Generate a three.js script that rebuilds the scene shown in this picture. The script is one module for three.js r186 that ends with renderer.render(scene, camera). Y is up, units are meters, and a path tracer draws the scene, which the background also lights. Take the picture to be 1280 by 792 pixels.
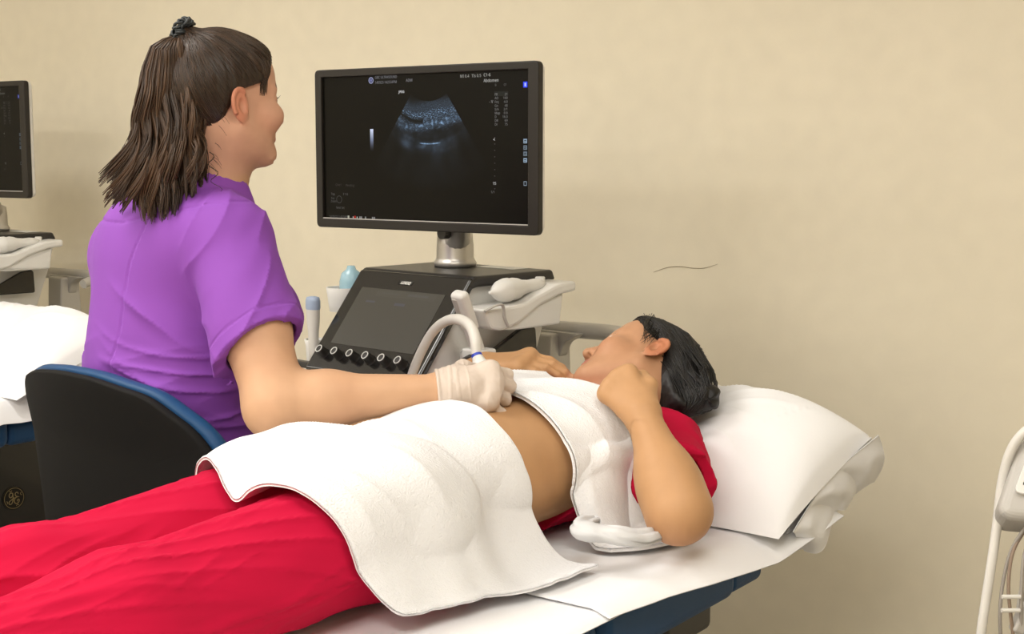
import * as THREE from 'three';
import { RoundedBoxGeometry } from 'three/addons/geometries/RoundedBoxGeometry.js';
import { RectAreaLightUniformsLib } from 'three/addons/lights/RectAreaLightUniformsLib.js';
import { mergeGeometries } from 'three/addons/utils/BufferGeometryUtils.js';
import { ImprovedNoise } from 'three/addons/math/ImprovedNoise.js';

// ---------- camera, lights, exposure ----------
const scene = new THREE.Scene();
scene.background = new THREE.Color(0x000000);
const renderer = new THREE.WebGLRenderer();
renderer.toneMapping = THREE.LinearToneMapping;
renderer.toneMappingExposure = 1.0;
renderer.shadowMap.enabled = true;
const camera = new THREE.PerspectiveCamera(2 * Math.atan(396 / 1778) * 180 / Math.PI, 1280 / 792, 0.05, 30);
camera.rotation.order = 'YXZ';
camera.position.set(0, 1.3, 0);
camera.rotation.set(-Math.atan(206 / 1778), 35.2 * Math.PI / 180, 0);
scene.add(camera);
RectAreaLightUniformsLib.init();
const CEIL = 2.55;
// ceiling light panels: x, z, width along x, depth along z, strength
const PANELS = [];
for (const z of [-1.25, 0.35, 1.75]) for (const x of [-4.7, -2.5, -0.3]) PANELS.push([x, z, 1.2, 0.6, z < -1 ? (x < -4 ? 4 : x > -1 ? 4.5 : 10) : (x < -4 ? 6.5 : x > -1 ? 14.5 : 14.5)]);
for (const [x, z, w, d, s] of PANELS) {
  const l = new THREE.RectAreaLight(0xfffbf4, s, w - 0.06, d - 0.06);
  l.position.set(x, CEIL - 0.04, z); l.lookAt(x, 0, z); l.castShadow = true; l.name = 'panel_light'; scene.add(l);
}

// ---------- helpers ----------
const v3 = (a) => new THREE.Vector3(a[0], a[1], a[2]);
const add = (a, b, s = 1) => [a[0] + b[0] * s, a[1] + b[1] * s, a[2] + b[2] * s];
const sub = (a, b) => [a[0] - b[0], a[1] - b[1], a[2] - b[2]];
const dot = (a, b) => a[0] * b[0] + a[1] * b[1] + a[2] * b[2];
const len = (a) => Math.hypot(a[0], a[1], a[2]);
const nrm = (a) => { const l = len(a) || 1; return [a[0] / l, a[1] / l, a[2] / l]; };
const cross = (a, b) => [a[1] * b[2] - a[2] * b[1], a[2] * b[0] - a[0] * b[2], a[0] * b[1] - a[1] * b[0]];
const mixv = (a, b, t) => [a[0] + (b[0] - a[0]) * t, a[1] + (b[1] - a[1]) * t, a[2] + (b[2] - a[2]) * t];
const clamp = (x, a, b) => x < a ? a : x > b ? b : x;
const lerp = (a, b, t) => a + (b - a) * t;
const sstep = (a, b, x) => { const t = clamp((x - a) / (b - a), 0, 1); return t * t * (3 - 2 * t); };
const NZ = new ImprovedNoise();
const noise = (x, y, z) => NZ.noise(x + 71.3, y + 13.7, z + 37.9);
const fbm = (x, y, z, o = 3) => { let a = 0.5, s = 0, f = 1; for (let i = 0; i < o; i++) { s += a * noise(x * f, y * f, z * f); a *= 0.5; f *= 2.03; } return s; };
let seedState = 12345;
const rnd = () => { seedState = (seedState * 1664525 + 1013904223) >>> 0; return seedState / 4294967296; };
const rr = (a, b) => a + (b - a) * rnd();
// axes of the room as the photographer's side and depth directions (for posing figures)
const RT = [Math.cos(35.2 * Math.PI / 180), 0, -Math.sin(35.2 * Math.PI / 180)];
const FW = [-Math.sin(35.2 * Math.PI / 180), 0, -Math.cos(35.2 * Math.PI / 180)];
const dir = (r, u, f) => nrm([RT[0] * r + FW[0] * f, u, RT[2] * r + FW[2] * f]);

const taken = new Map();
function numbered(n) { const k = taken.get(n) || 0; taken.set(n, k + 1); return k ? n + '_' + String(k).padStart(3, '0') : n; }
function shadowed(o) { o.castShadow = true; o.receiveShadow = true; return o; }
function mesh(name, geo, mat, parent) {
  const g = Array.isArray(geo) ? merge(geo) : geo;
  const m = shadowed(new THREE.Mesh(g, mat)); m.name = parent ? name : numbered(name); (parent || scene).add(m); return m;
}
function merge(list) {
  const gs = list.map((g) => {
    const h = g.index ? g.toNonIndexed() : g.clone();
    for (const k of Object.keys(h.attributes)) if (!['position', 'normal', 'uv'].includes(k)) h.deleteAttribute(k);
    if (!h.attributes.uv) h.setAttribute('uv', new THREE.BufferAttribute(new Float32Array(h.attributes.position.count * 2), 2));
    if (!h.attributes.normal) h.computeVertexNormals();
    return h;
  });
  return mergeGeometries(gs);
}
function thing(name, label, category, pos = [0, 0, 0], rotY = 0, group) {
  const o = new THREE.Group(); o.name = numbered(name); scene.add(o); o.position.set(...pos); o.rotation.y = rotY;
  o.userData = { label, category }; if (group) o.userData.group = group; return o;
}
function tag(o, label, category, group) { o.userData = { label, category }; if (group) o.userData.group = group; return o; }
function structure(name, geo, mat, parent) { const m = mesh(name, geo, mat, parent); m.userData.kind = 'structure'; return m; }
const bx = (w, h, d, x = 0, y = 0, z = 0, r = 0.004, s = 2) => new RoundedBoxGeometry(w, h, d, s, Math.min(r, w / 2.01, h / 2.01, d / 2.01)).translate(x, y, z);
const cyl = (r0, r1, h, x = 0, y = 0, z = 0, n = 24) => new THREE.CylinderGeometry(r0, r1, h, n).translate(x, y, z);
const lathe = (pts, n = 32) => new THREE.LatheGeometry(pts.map((p) => new THREE.Vector2(p[0], p[1])), n);
function place(g, pos, zAxis, yHint = [0, 1, 0]) {   // geometry's +Y goes along yHint, +Z along zAxis
  const z = nrm(zAxis), x = nrm(cross(yHint, z)), y = cross(z, x);
  return g.applyMatrix4(new THREE.Matrix4().makeBasis(v3(x), v3(y), v3(z)).setPosition(...pos));
}
function along(g, a, b) {   // unit geometry along +Y, moved to start at a and point to b
  const q = new THREE.Quaternion().setFromUnitVectors(new THREE.Vector3(0, 1, 0), v3(nrm(sub(b, a))));
  return g.applyQuaternion(q).translate(...a);
}
// swept tube with its own radius at each point; elliptical when flat < 1
function sweep(pts, radii, radial = 12, seg = 40, flat = 1, cap = true, hint = [0, 1, 0]) {
  const curve = new THREE.CatmullRomCurve3(pts.map(v3), false, 'centripetal');
  const P = [], N = [], U = [], I = [];
  let prevT = null, nv = null;
  for (let i = 0; i <= seg; i++) {
    const t = i / seg, c = curve.getPoint(t), T = curve.getTangent(t);
    if (!nv) { nv = new THREE.Vector3(...hint); if (Math.abs(nv.dot(T)) > 0.95) nv.set(1, 0, 0); nv.sub(T.clone().multiplyScalar(nv.dot(T))).normalize(); }
    else { nv.applyQuaternion(new THREE.Quaternion().setFromUnitVectors(prevT, T)); nv.sub(T.clone().multiplyScalar(nv.dot(T))).normalize(); }
    prevT = T.clone();
    const b = new THREE.Vector3().crossVectors(T, nv);
    const rf = typeof radii === 'number' ? radii : (() => { const k = t * (radii.length - 1), j = Math.min(Math.floor(k), radii.length - 2); return lerp(radii[j], radii[j + 1], k - j); })();
    for (let j = 0; j <= radial; j++) {
      const a = j / radial * Math.PI * 2, ca = Math.cos(a), sa = Math.sin(a);
      P.push(c.x + (nv.x * ca * flat + b.x * sa) * rf, c.y + (nv.y * ca * flat + b.y * sa) * rf, c.z + (nv.z * ca * flat + b.z * sa) * rf);
      const n = new THREE.Vector3(nv.x * ca + b.x * sa * flat, nv.y * ca + b.y * sa * flat, nv.z * ca + b.z * sa * flat).normalize();
      N.push(n.x, n.y, n.z); U.push(j / radial, t);
    }
  }
  const W = radial + 1;
  for (let i = 0; i < seg; i++) for (let j = 0; j < radial; j++) { const a = i * W + j, b = a + 1, c = a + W, d = c + 1; I.push(a, b, c, b, d, c); }
  if (cap) for (const e of [0, seg]) {
    const c = curve.getPoint(e / seg), T = curve.getTangent(e / seg).multiplyScalar(e ? 1 : -1), k = P.length / 3;
    P.push(c.x, c.y, c.z); N.push(T.x, T.y, T.z); U.push(0.5, e / seg);
    for (let j = 0; j <= radial; j++) { const o = (e * W + j) * 3; P.push(P[o], P[o + 1], P[o + 2]); N.push(T.x, T.y, T.z); U.push(0.5, e / seg); }
    for (let j = 0; j < radial; j++) e ? I.push(k, k + 1 + j, k + 2 + j) : I.push(k, k + 2 + j, k + 1 + j);
  }
  const g = new THREE.BufferGeometry();
  g.setAttribute('position', new THREE.Float32BufferAttribute(P, 3)); g.setAttribute('normal', new THREE.Float32BufferAttribute(N, 3)); g.setAttribute('uv', new THREE.Float32BufferAttribute(U, 2));
  g.setIndex(I); return g;
}
// prism from a polygon of [x, y], thickness d along z, softened edge
function prism(poly, d, bevel = 0.003) {
  const s = new THREE.Shape(poly.map((p) => new THREE.Vector2(p[0], p[1])));
  const g = new THREE.ExtrudeGeometry(s, { depth: d - 2 * bevel, bevelEnabled: bevel > 0, bevelThickness: bevel, bevelSize: bevel, bevelOffset: -bevel, bevelSegments: 2, curveSegments: 12 });
  return g.translate(0, 0, -d / 2 + bevel);
}
function roundPoly(poly, r, n = 5) {   // polygon with rounded corners
  const out = [], m = poly.length;
  for (let i = 0; i < m; i++) {
    const p = poly[i], a = poly[(i + m - 1) % m], b = poly[(i + 1) % m];
    const la = Math.hypot(a[0] - p[0], a[1] - p[1]), lb = Math.hypot(b[0] - p[0], b[1] - p[1]), q = Math.min(p[2] ?? r, la * 0.49, lb * 0.49);
    const s = [p[0] + (a[0] - p[0]) / la * q, p[1] + (a[1] - p[1]) / la * q], e = [p[0] + (b[0] - p[0]) / lb * q, p[1] + (b[1] - p[1]) / lb * q];
    for (let k = 0; k <= n; k++) { const t = k / n, u = 1 - t; out.push([u * u * s[0] + 2 * u * t * p[0] + t * t * e[0], u * u * s[1] + 2 * u * t * p[1] + t * t * e[1]]); }
  }
  return out;
}
// grid surface from f(u, v) -> [x, y, z]; uv in metres with scale
function sheet(f, nu, nv, uvS = [1, 1]) {
  const P = [], U = [], I = [];
  for (let j = 0; j <= nv; j++) for (let i = 0; i <= nu; i++) { const p = f(i / nu, j / nv); P.push(p[0], p[1], p[2]); U.push(i / nu * uvS[0], j / nv * uvS[1]); }
  for (let j = 0; j < nv; j++) for (let i = 0; i < nu; i++) { const a = j * (nu + 1) + i; I.push(a, a + 1, a + nu + 1, a + 1, a + nu + 2, a + nu + 1); }
  const g = new THREE.BufferGeometry();
  g.setAttribute('position', new THREE.Float32BufferAttribute(P, 3)); g.setAttribute('uv', new THREE.Float32BufferAttribute(U, 2)); g.setIndex(I); g.computeVertexNormals(); return g;
}
// cloth with thickness: the sheet and its offset underside joined round the rim
function cloth(f, nu, nv, th, uvS = [1, 1]) {
  const top = sheet(f, nu, nv, uvS), p = top.attributes.position, n = top.attributes.normal, uv = top.attributes.uv, C = p.count, W = nu + 1;
  const P = [], N = [], U = [], I = [];
  const flip = n.getY(Math.floor(C / 2)) < 0 ? -1 : 1;
  const rim = (i) => { const a = i % W, b = Math.floor(i / W); return a === 0 || a === nu || b === 0 || b === nv; };
  for (let s = 0; s < 2; s++) for (let i = 0; i < C; i++) {
    const k = s ? -th : (rim(i) ? -th * 0.35 : 0);
    P.push(p.getX(i) + n.getX(i) * flip * k, p.getY(i) + n.getY(i) * flip * k, p.getZ(i) + n.getZ(i) * flip * k); U.push(uv.getX(i), uv.getY(i));
  }
  const src = top.index.array;
  for (let i = 0; i < src.length; i += 3) { if (flip > 0) I.push(src[i], src[i + 1], src[i + 2], src[i] + C, src[i + 2] + C, src[i + 1] + C); else I.push(src[i], src[i + 2], src[i + 1], src[i] + C, src[i + 1] + C, src[i + 2] + C); }
  const edge = []; for (let i = 0; i <= nu; i++) edge.push(i); for (let j = 1; j <= nv; j++) edge.push(j * W + nu); for (let i = nu - 1; i >= 0; i--) edge.push(nv * W + i); for (let j = nv - 1; j > 0; j--) edge.push(j * W);
  for (let k = 0; k < edge.length; k++) { const a = edge[k], b = edge[(k + 1) % edge.length]; I.push(a, a + C, b, b, a + C, b + C); }
  const g = new THREE.BufferGeometry();
  g.setAttribute('position', new THREE.Float32BufferAttribute(P, 3)); g.setAttribute('uv', new THREE.Float32BufferAttribute(U, 2)); g.setIndex(I); g.computeVertexNormals(); return g;
}

// ---------- distance fields and their meshing (naive surface nets) ----------
const smin = (a, b, k) => { if (k <= 0) return Math.min(a, b); const h = Math.max(k - Math.abs(a - b), 0) / k; return Math.min(a, b) - h * h * k * 0.25; };
const smax = (a, b, k) => -smin(-a, -b, k);
const cone = (a, b, r1, r2) => {   // tapered capsule
  const ba = sub(b, a), L = dot(ba, ba) || 1e-9;
  return (x, y, z) => { const px = x - a[0], py = y - a[1], pz = z - a[2]; const t = clamp((px * ba[0] + py * ba[1] + pz * ba[2]) / L, 0, 1); return Math.hypot(px - ba[0] * t, py - ba[1] * t, pz - ba[2] * t) - (r1 + (r2 - r1) * t); };
};
const ell = (c, r, ax = [1, 0, 0], ay = [0, 1, 0], az = [0, 0, 1]) => (x, y, z) => {
  const px = x - c[0], py = y - c[1], pz = z - c[2];
  const a = (px * ax[0] + py * ax[1] + pz * ax[2]) / r[0], b = (px * ay[0] + py * ay[1] + pz * ay[2]) / r[1], d = (px * az[0] + py * az[1] + pz * az[2]) / r[2];
  const k0 = Math.hypot(a, b, d), k1 = Math.hypot(a / r[0], b / r[1], d / r[2]);
  return k1 < 1e-9 ? -Math.min(r[0], r[1], r[2]) : k0 * (k0 - 1) / k1;
};
const ball = (c, r) => (x, y, z) => Math.hypot(x - c[0], y - c[1], z - c[2]) - r;
const union = (list) => (x, y, z) => { let d = list[0][0](x, y, z); for (let i = 1; i < list.length; i++) d = smin(d, list[i][0](x, y, z), list[i][1]); return d; };
function nets(sdf, lo, hi, cell, color) {
  const nx = Math.ceil((hi[0] - lo[0]) / cell) + 1, ny = Math.ceil((hi[1] - lo[1]) / cell) + 1, nz = Math.ceil((hi[2] - lo[2]) / cell) + 1;
  const D = new Float32Array(nx * ny * nz), at = (i, j, k) => (k * ny + j) * nx + i, B = 6;
  for (let k0 = 0; k0 < nz; k0 += B) for (let j0 = 0; j0 < ny; j0 += B) for (let i0 = 0; i0 < nx; i0 += B) {
    const c = sdf(lo[0] + (i0 + B / 2 - 0.5) * cell, lo[1] + (j0 + B / 2 - 0.5) * cell, lo[2] + (k0 + B / 2 - 0.5) * cell), far = Math.abs(c) > B * cell * 1.9 + 0.012;
    for (let k = k0; k < Math.min(k0 + B, nz); k++) for (let j = j0; j < Math.min(j0 + B, ny); j++) for (let i = i0; i < Math.min(i0 + B, nx); i++)
      D[at(i, j, k)] = far ? c : sdf(lo[0] + i * cell, lo[1] + j * cell, lo[2] + k * cell);
  }
  const P = [], I = [], idx = new Int32Array(nx * ny * nz).fill(-1);
  const corner = [[0, 0, 0], [1, 0, 0], [0, 1, 0], [1, 1, 0], [0, 0, 1], [1, 0, 1], [0, 1, 1], [1, 1, 1]];
  const edges = [[0, 1], [2, 3], [4, 5], [6, 7], [0, 2], [1, 3], [4, 6], [5, 7], [0, 4], [1, 5], [2, 6], [3, 7]];
  const val = new Float32Array(8);
  for (let k = 0; k < nz - 1; k++) for (let j = 0; j < ny - 1; j++) for (let i = 0; i < nx - 1; i++) {
    let m = 0; for (let c = 0; c < 8; c++) { val[c] = D[at(i + corner[c][0], j + corner[c][1], k + corner[c][2])]; if (val[c] < 0) m |= 1 << c; }
    if (m === 0 || m === 255) continue;
    let sx = 0, sy = 0, sz = 0, n = 0;
    for (const [a, b] of edges) { if ((val[a] < 0) === (val[b] < 0)) continue; const t = val[a] / (val[a] - val[b]); sx += corner[a][0] + (corner[b][0] - corner[a][0]) * t; sy += corner[a][1] + (corner[b][1] - corner[a][1]) * t; sz += corner[a][2] + (corner[b][2] - corner[a][2]) * t; n++; }
    idx[at(i, j, k)] = P.length / 3; P.push(lo[0] + (i + sx / n) * cell, lo[1] + (j + sy / n) * cell, lo[2] + (k + sz / n) * cell);
  }
  const quad = (a, b, c, d, f) => { if (a < 0 || b < 0 || c < 0 || d < 0) return; if (f) I.push(a, b, c, a, c, d); else I.push(a, c, b, a, d, c); };
  for (let k = 1; k < nz - 1; k++) for (let j = 1; j < ny - 1; j++) for (let i = 1; i < nx - 1; i++) {
    const s = D[at(i, j, k)] < 0;
    if (s !== D[at(i + 1, j, k)] < 0) quad(idx[at(i, j - 1, k - 1)], idx[at(i, j, k - 1)], idx[at(i, j, k)], idx[at(i, j - 1, k)], s);
    if (s !== D[at(i, j + 1, k)] < 0) quad(idx[at(i - 1, j, k - 1)], idx[at(i - 1, j, k)], idx[at(i, j, k)], idx[at(i, j, k - 1)], s);
    if (s !== D[at(i, j, k + 1)] < 0) quad(idx[at(i - 1, j - 1, k)], idx[at(i, j - 1, k)], idx[at(i, j, k)], idx[at(i - 1, j, k)], s);
  }
  const N = new Float32Array(P.length), C = color ? new Float32Array(P.length) : null, e = cell * 0.5;
  for (let i = 0; i < P.length; i += 3) {
    const x = P[i], y = P[i + 1], z = P[i + 2];
    const n = nrm([sdf(x + e, y, z) - sdf(x - e, y, z), sdf(x, y + e, z) - sdf(x, y - e, z), sdf(x, y, z + e) - sdf(x, y, z - e)]);
    N[i] = n[0]; N[i + 1] = n[1]; N[i + 2] = n[2];
    if (C) { const c = color(x, y, z); C[i] = c[0]; C[i + 1] = c[1]; C[i + 2] = c[2]; }
  }
  const g = new THREE.BufferGeometry();
  g.setAttribute('position', new THREE.Float32BufferAttribute(P, 3)); g.setAttribute('normal', new THREE.BufferAttribute(N, 3));
  if (C) g.setAttribute('color', new THREE.BufferAttribute(C, 3));
  g.setIndex(I); return g;
}

// ---------- textures and materials ----------
function dataTex(n, f, rep, srgb) {
  const d = new Uint8Array(n * n * 4);
  for (let j = 0; j < n; j++) for (let i = 0; i < n; i++) { const c = f(i / n, j / n), o = (j * n + i) * 4; d[o] = clamp(c[0], 0, 255); d[o + 1] = clamp(c[1], 0, 255); d[o + 2] = clamp(c[2], 0, 255); d[o + 3] = 255; }
  const t = new THREE.DataTexture(d, n, n); t.wrapS = t.wrapT = THREE.RepeatWrapping; t.magFilter = THREE.LinearFilter; t.minFilter = THREE.LinearMipmapLinearFilter;
  if (srgb) t.colorSpace = THREE.SRGBColorSpace; t.repeat.set(rep, rep); t.needsUpdate = true; return t;
}
const wrapN = (u, v, f, z = 0) => { // tileable noise
  const a = noise(u * f, v * f, z), b = noise((u - 1) * f, v * f, z), c = noise(u * f, (v - 1) * f, z), d = noise((u - 1) * f, (v - 1) * f, z);
  return lerp(lerp(a, b, u), lerp(c, d, u), v);
};
const terryTex = dataTex(512, (u, v) => { const g = 128 + 150 * wrapN(u, v, 90, 1) + 90 * wrapN(u, v, 38, 5) + 40 * wrapN(u, v, 12, 9); return [g, g, g]; }, 4);
const weaveTex = dataTex(256, (u, v) => { const g = 128 + 50 * Math.sin(u * Math.PI * 2 * 64) * Math.sin(v * Math.PI * 2 * 64) + 60 * wrapN(u, v, 30, 2); return [g, g, g]; }, 6);
const wallTex = dataTex(512, (u, v) => { const g = 128 + 70 * wrapN(u, v, 60, 3) + 50 * wrapN(u, v, 20, 4) + 30 * wrapN(u, v, 120, 6); return [g, g, g]; }, 1.5);
const wallCol = dataTex(256, (u, v) => { const g = 250 + 4 * wrapN(u, v, 6, 3) + 5 * wrapN(u, v, 30, 8); return [g, g, g]; }, 0.7, true);
const vinylTex = dataTex(256, (u, v) => { const g = 128 + 60 * wrapN(u, v, 70, 2) + 60 * wrapN(u, v, 34, 6); return [g, g, g]; }, 8);
const std = (c, rough = 0.6, o = {}) => new THREE.MeshStandardMaterial({ color: new THREE.Color().setRGB(...c), roughness: rough, ...o });
const phys = (c, rough, o = {}) => new THREE.MeshPhysicalMaterial({ color: new THREE.Color().setRGB(...c), roughness: rough, ...o });
const M = {
  wall: std([0.80, 0.73, 0.575], 0.62, { map: wallCol, bumpMap: wallTex, bumpScale: 0.00022 }),
  ceiling: std([0.82, 0.81, 0.78], 0.9, {}),
  floor: std([0.34, 0.31, 0.27], 0.45, {}),
  skirting: std([0.55, 0.5, 0.4], 0.5),
  towel: std([0.80, 0.80, 0.815], 1, { bumpMap: terryTex, bumpScale: 0.0011 }),
  linen: std([0.85, 0.85, 0.865], 0.95, { bumpMap: weaveTex, bumpScale: 0.0003 }),
  vinyl: phys([0.012, 0.058, 0.15], 0.45, { specularIntensity: 0.5, bumpMap: vinylTex, bumpScale: 0.0003 }),
  blackShell: phys([0.0035, 0.0032, 0.003], 0.7, { specularIntensity: 0.35 }),
  blackGloss: phys([0.010, 0.009, 0.008], 0.16, { clearcoat: 0.4, clearcoatRoughness: 0.08 }),
  blackSoft: std([0.02, 0.018, 0.016], 0.4),
  bezel: phys([0.020, 0.017, 0.014], 0.42, { specularIntensity: 0.6 }),
  whitePlastic: phys([0.72, 0.71, 0.68], 0.38, {}),
  greyPlastic: phys([0.46, 0.44, 0.41], 0.4, {}),
  offWhite: phys([0.60, 0.58, 0.54], 0.42, {}),
  silver: phys([0.52, 0.50, 0.47], 0.34, { metalness: 0.75 }),
  railMetal: phys([0.48, 0.465, 0.44], 0.36, { metalness: 0.5 }),
  brass: phys([0.42, 0.34, 0.2], 0.35, { metalness: 0.8 }),
  rubber: std([0.018, 0.018, 0.018], 0.75),
  cableWhite: phys([0.66, 0.64, 0.60], 0.42, {}),
  cableGrey: phys([0.34, 0.31, 0.28], 0.5, {}),
  cableBrown: phys([0.26, 0.19, 0.14], 0.5, {}),
  steel: phys([0.5, 0.49, 0.47], 0.3, { metalness: 0.9 }),
  blueRing: phys([0.02, 0.05, 0.45], 0.4, {}),
  probeTip: phys([0.30, 0.37, 0.50], 0.5, {}),
  clearBlue: phys([0.45, 0.68, 0.78], 0.2, { transmission: 0.35, thickness: 0 }),
  print: std([0.75, 0.75, 0.72], 0.5),
  touchGlass: phys([0.05, 0.046, 0.038], 0.2, { clearcoat: 0.3, clearcoatRoughness: 0.1 }),
};

// ---------- the room ----------
const ZW = -3.1, XL = -6.2, XR = 1.7, ZB = 2.4, TH = 0.12;
structure('wall_back', sheetBox(XL - TH, XR + TH, 0, CEIL, ZW - TH, ZW, 'z'), M.wall);
structure('wall_left', sheetBox(XL - TH, XL, 0, CEIL, ZW, ZB, 'x'), M.wall);
structure('wall_right', sheetBox(XR, XR + TH, 0, CEIL, ZW, ZB, 'x'), M.wall);
structure('wall_front', sheetBox(XL - TH, XR + TH, 0, CEIL, ZB, ZB + TH, 'z'), M.wall);
structure('floor', sheetBox(XL - TH, XR + TH, -TH, 0, ZW - TH, ZB + TH, 'y'), M.floor);
structure('ceiling', sheetBox(XL - TH, XR + TH, CEIL, CEIL + TH, ZW - TH, ZB + TH, 'y'), M.ceiling);
function sheetBox(x0, x1, y0, y1, z0, z1, ax) {   // a slab with uv in metres
  const g = new THREE.BoxGeometry(x1 - x0, y1 - y0, z1 - z0).translate((x0 + x1) / 2, (y0 + y1) / 2, (z0 + z1) / 2), p = g.attributes.position, n = g.attributes.normal, uv = g.attributes.uv;
  for (let i = 0; i < p.count; i++) { const a = Math.abs(n.getX(i)) > 0.5, b = Math.abs(n.getY(i)) > 0.5; uv.setXY(i, a ? p.getZ(i) : p.getX(i), b ? p.getZ(i) : p.getY(i)); }
  return g;
}
// fine scratch left on the paint
{
  const pts = [[-1.7532, 1.0022, -3.0990], [-1.7125, 1.0161, -3.0990], [-1.6789, 1.0196, -3.0990], [-1.6434, 1.0174, -3.0990], [-1.6127, 1.0188, -3.0990], [-1.5760, 1.0302, -3.0990]];
  const m = mesh('wall_scratch', sweep(pts, [0.0004, 0.0008, 0.0009, 0.0008, 0.0008, 0.0003], 6, 30, 1), std([0.30, 0.24, 0.15], 0.7), scene.getObjectByName('wall_back'));
}
// light panels in the ceiling
const panelGlow = new THREE.MeshStandardMaterial({ color: 0xffffff, emissive: 0xfffbf4, emissiveIntensity: 3.2, roughness: 0.6 });
PANELS.forEach(([x, z, w, d], i) => {
  const t = thing('ceiling_light', ['wall', 'middle', 'rear'][Math.floor(i / 3)] + ' row ceiling light panel, ' + ['left', 'centre', 'right'][i % 3] + ' of three', 'light', [x, CEIL, z], 0, 'ceiling light panels');
  mesh('frame', [bx(w, 0.03, 0.03, 0, -0.015, d / 2 - 0.015), bx(w, 0.03, 0.03, 0, -0.015, -d / 2 + 0.015), bx(0.03, 0.03, d, w / 2 - 0.015, -0.015, 0), bx(0.03, 0.03, d, -w / 2 + 0.015, -0.015, 0)], M.whitePlastic, t);
  mesh('diffuser', bx(w - 0.06, 0.012, d - 0.06, 0, -0.012, 0, 0.002), panelGlow, t);
});

// ---------- the treatment beds ----------
const BED_TOP = 0.66, XN = -1.0, XF = -1.665;   // top of the upholstery, near and far side
function makeBed() {
  const w = XN - XF, cx = (XN + XF) / 2, b = thing('treatment_bed', 'blue vinyl treatment bed the patient lies on', 'bed');
  const cush = (z0, z1, y, th, ww = w) => bx(ww, th, z0 - z1, cx, y - th / 2, (z0 + z1) / 2, 0.024, 5);
  mesh('seat_cushion', cush(0.02, -1.635, BED_TOP, 0.085), M.vinyl, b);
  mesh('back_cushion', cush(-1.645, -2.06, BED_TOP, 0.085), M.vinyl, b);
  const hc = cush(-2.07, -2.36, 0, 0.055, w - 0.03); hc.translate(0, 0, 2.07).rotateX(0.09).translate(0, BED_TOP + 0.004, -2.07);
  mesh('head_cushion', hc, M.vinyl, b);
  mesh('side_block', bx(0.07, 0.06, 0.12, XN - 0.045, BED_TOP - 0.055, -2.12, 0.018, 4), M.vinyl, b);
  mesh('side_block', bx(0.07, 0.06, 0.12, XF + 0.045, BED_TOP - 0.055, -2.12, 0.018, 4), M.vinyl, b);
  for (const x of [XN - 0.1, XF + 0.1]) mesh('frame_rail', bx(0.05, 0.04, 1.85, x, BED_TOP - 0.11, -1.02, 0.006), M.offWhite, b);
  mesh('tilt_mount', bx(0.05, 0.06, 0.16, XN - 0.07, BED_TOP - 0.115, -1.98, 0.014), M.blackSoft, b);
  mesh('tilt_mount', bx(0.05, 0.06, 0.16, XF + 0.07, BED_TOP - 0.115, -1.98, 0.014), M.blackSoft, b);
  for (const z of [-0.35, -1.62]) mesh('cross_bar', bx(w - 0.16, 0.05, 0.05, cx, BED_TOP - 0.15, z, 0.006), M.offWhite, b);
  for (const x of [XN - 0.16, XF + 0.16]) for (const s of [-1, 1]) mesh('scissor_arm', along(bx(0.035, 1.2, 0.05, 0, 0.6, 0, 0.006), [x + s * 0.012, 0.12, -1 + s * 0.5], [x + s * 0.012, 0.5, -1 - s * 0.6]), M.offWhite, b);
  mesh('base_frame', [bx(w - 0.2, 0.06, 1.3, cx, 0.1, -1, 0.01)], M.offWhite, b);
  for (const x of [XN - 0.14, XF + 0.14]) for (const z of [-0.4, -1.6]) { mesh('castor', [new THREE.CylinderGeometry(0.04, 0.04, 0.03, 20).rotateZ(Math.PI / 2).translate(x, 0.04, z), bx(0.012, 0.05, 0.04, x + 0.022, 0.06, z)], M.rubber, b); }
  return b;
}
const bed = makeBed();
const bed2 = bed.clone(); bed2.name = numbered('treatment_bed'); bed2.position.set(-2.0, 0, -0.05); bed2.userData = { label: 'empty blue treatment bed behind the seated woman', category: 'bed' }; scene.add(bed2);

// flat sheet lying on the upholstery, its near edge just over the rim
function bedSheet(z0, z1, edge, xf, lift, seed) {
  return cloth((u, v) => {
    const z = lerp(z0, z1, v), x0 = lerp(xf, edge(z), u); let x = x0, y = BED_TOP + lift + Math.max(0, -2.07 - z) * 0.09;
    const over = x - (XN - 0.01); if (over > 0) y -= over * 0.35;
    y += 0.003 * fbm(x * 9 + seed, z * 4, seed, 2) + 0.004 * Math.max(0, fbm(x * 14 + z * 6, z * 4, seed + 4, 2));
    x += 0.006 * fbm(z * 6, seed, 1) * u;
    return [x, y, z + 0.008 * fbm(x * 5, seed, 8)];
  }, 60, 110, 0.003, [0.7, Math.abs(z1 - z0)]);
}
tag(mesh('bed_sheet', bedSheet(-0.02, -1.665, () => -0.988, XF + 0.02, 0.007, 1), M.linen), 'white sheet under the patient\'s pink legs and hips', 'sheet');
tag(mesh('bed_sheet', bedSheet(-1.63, -2.33, (z) => lerp(-0.982, -0.93, sstep(-1.6, -2.15, z)), XF + 0.02, 0.013, 5), M.linen), 'white sheet under the patient\'s elbow at the pillow end', 'sheet');

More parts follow.
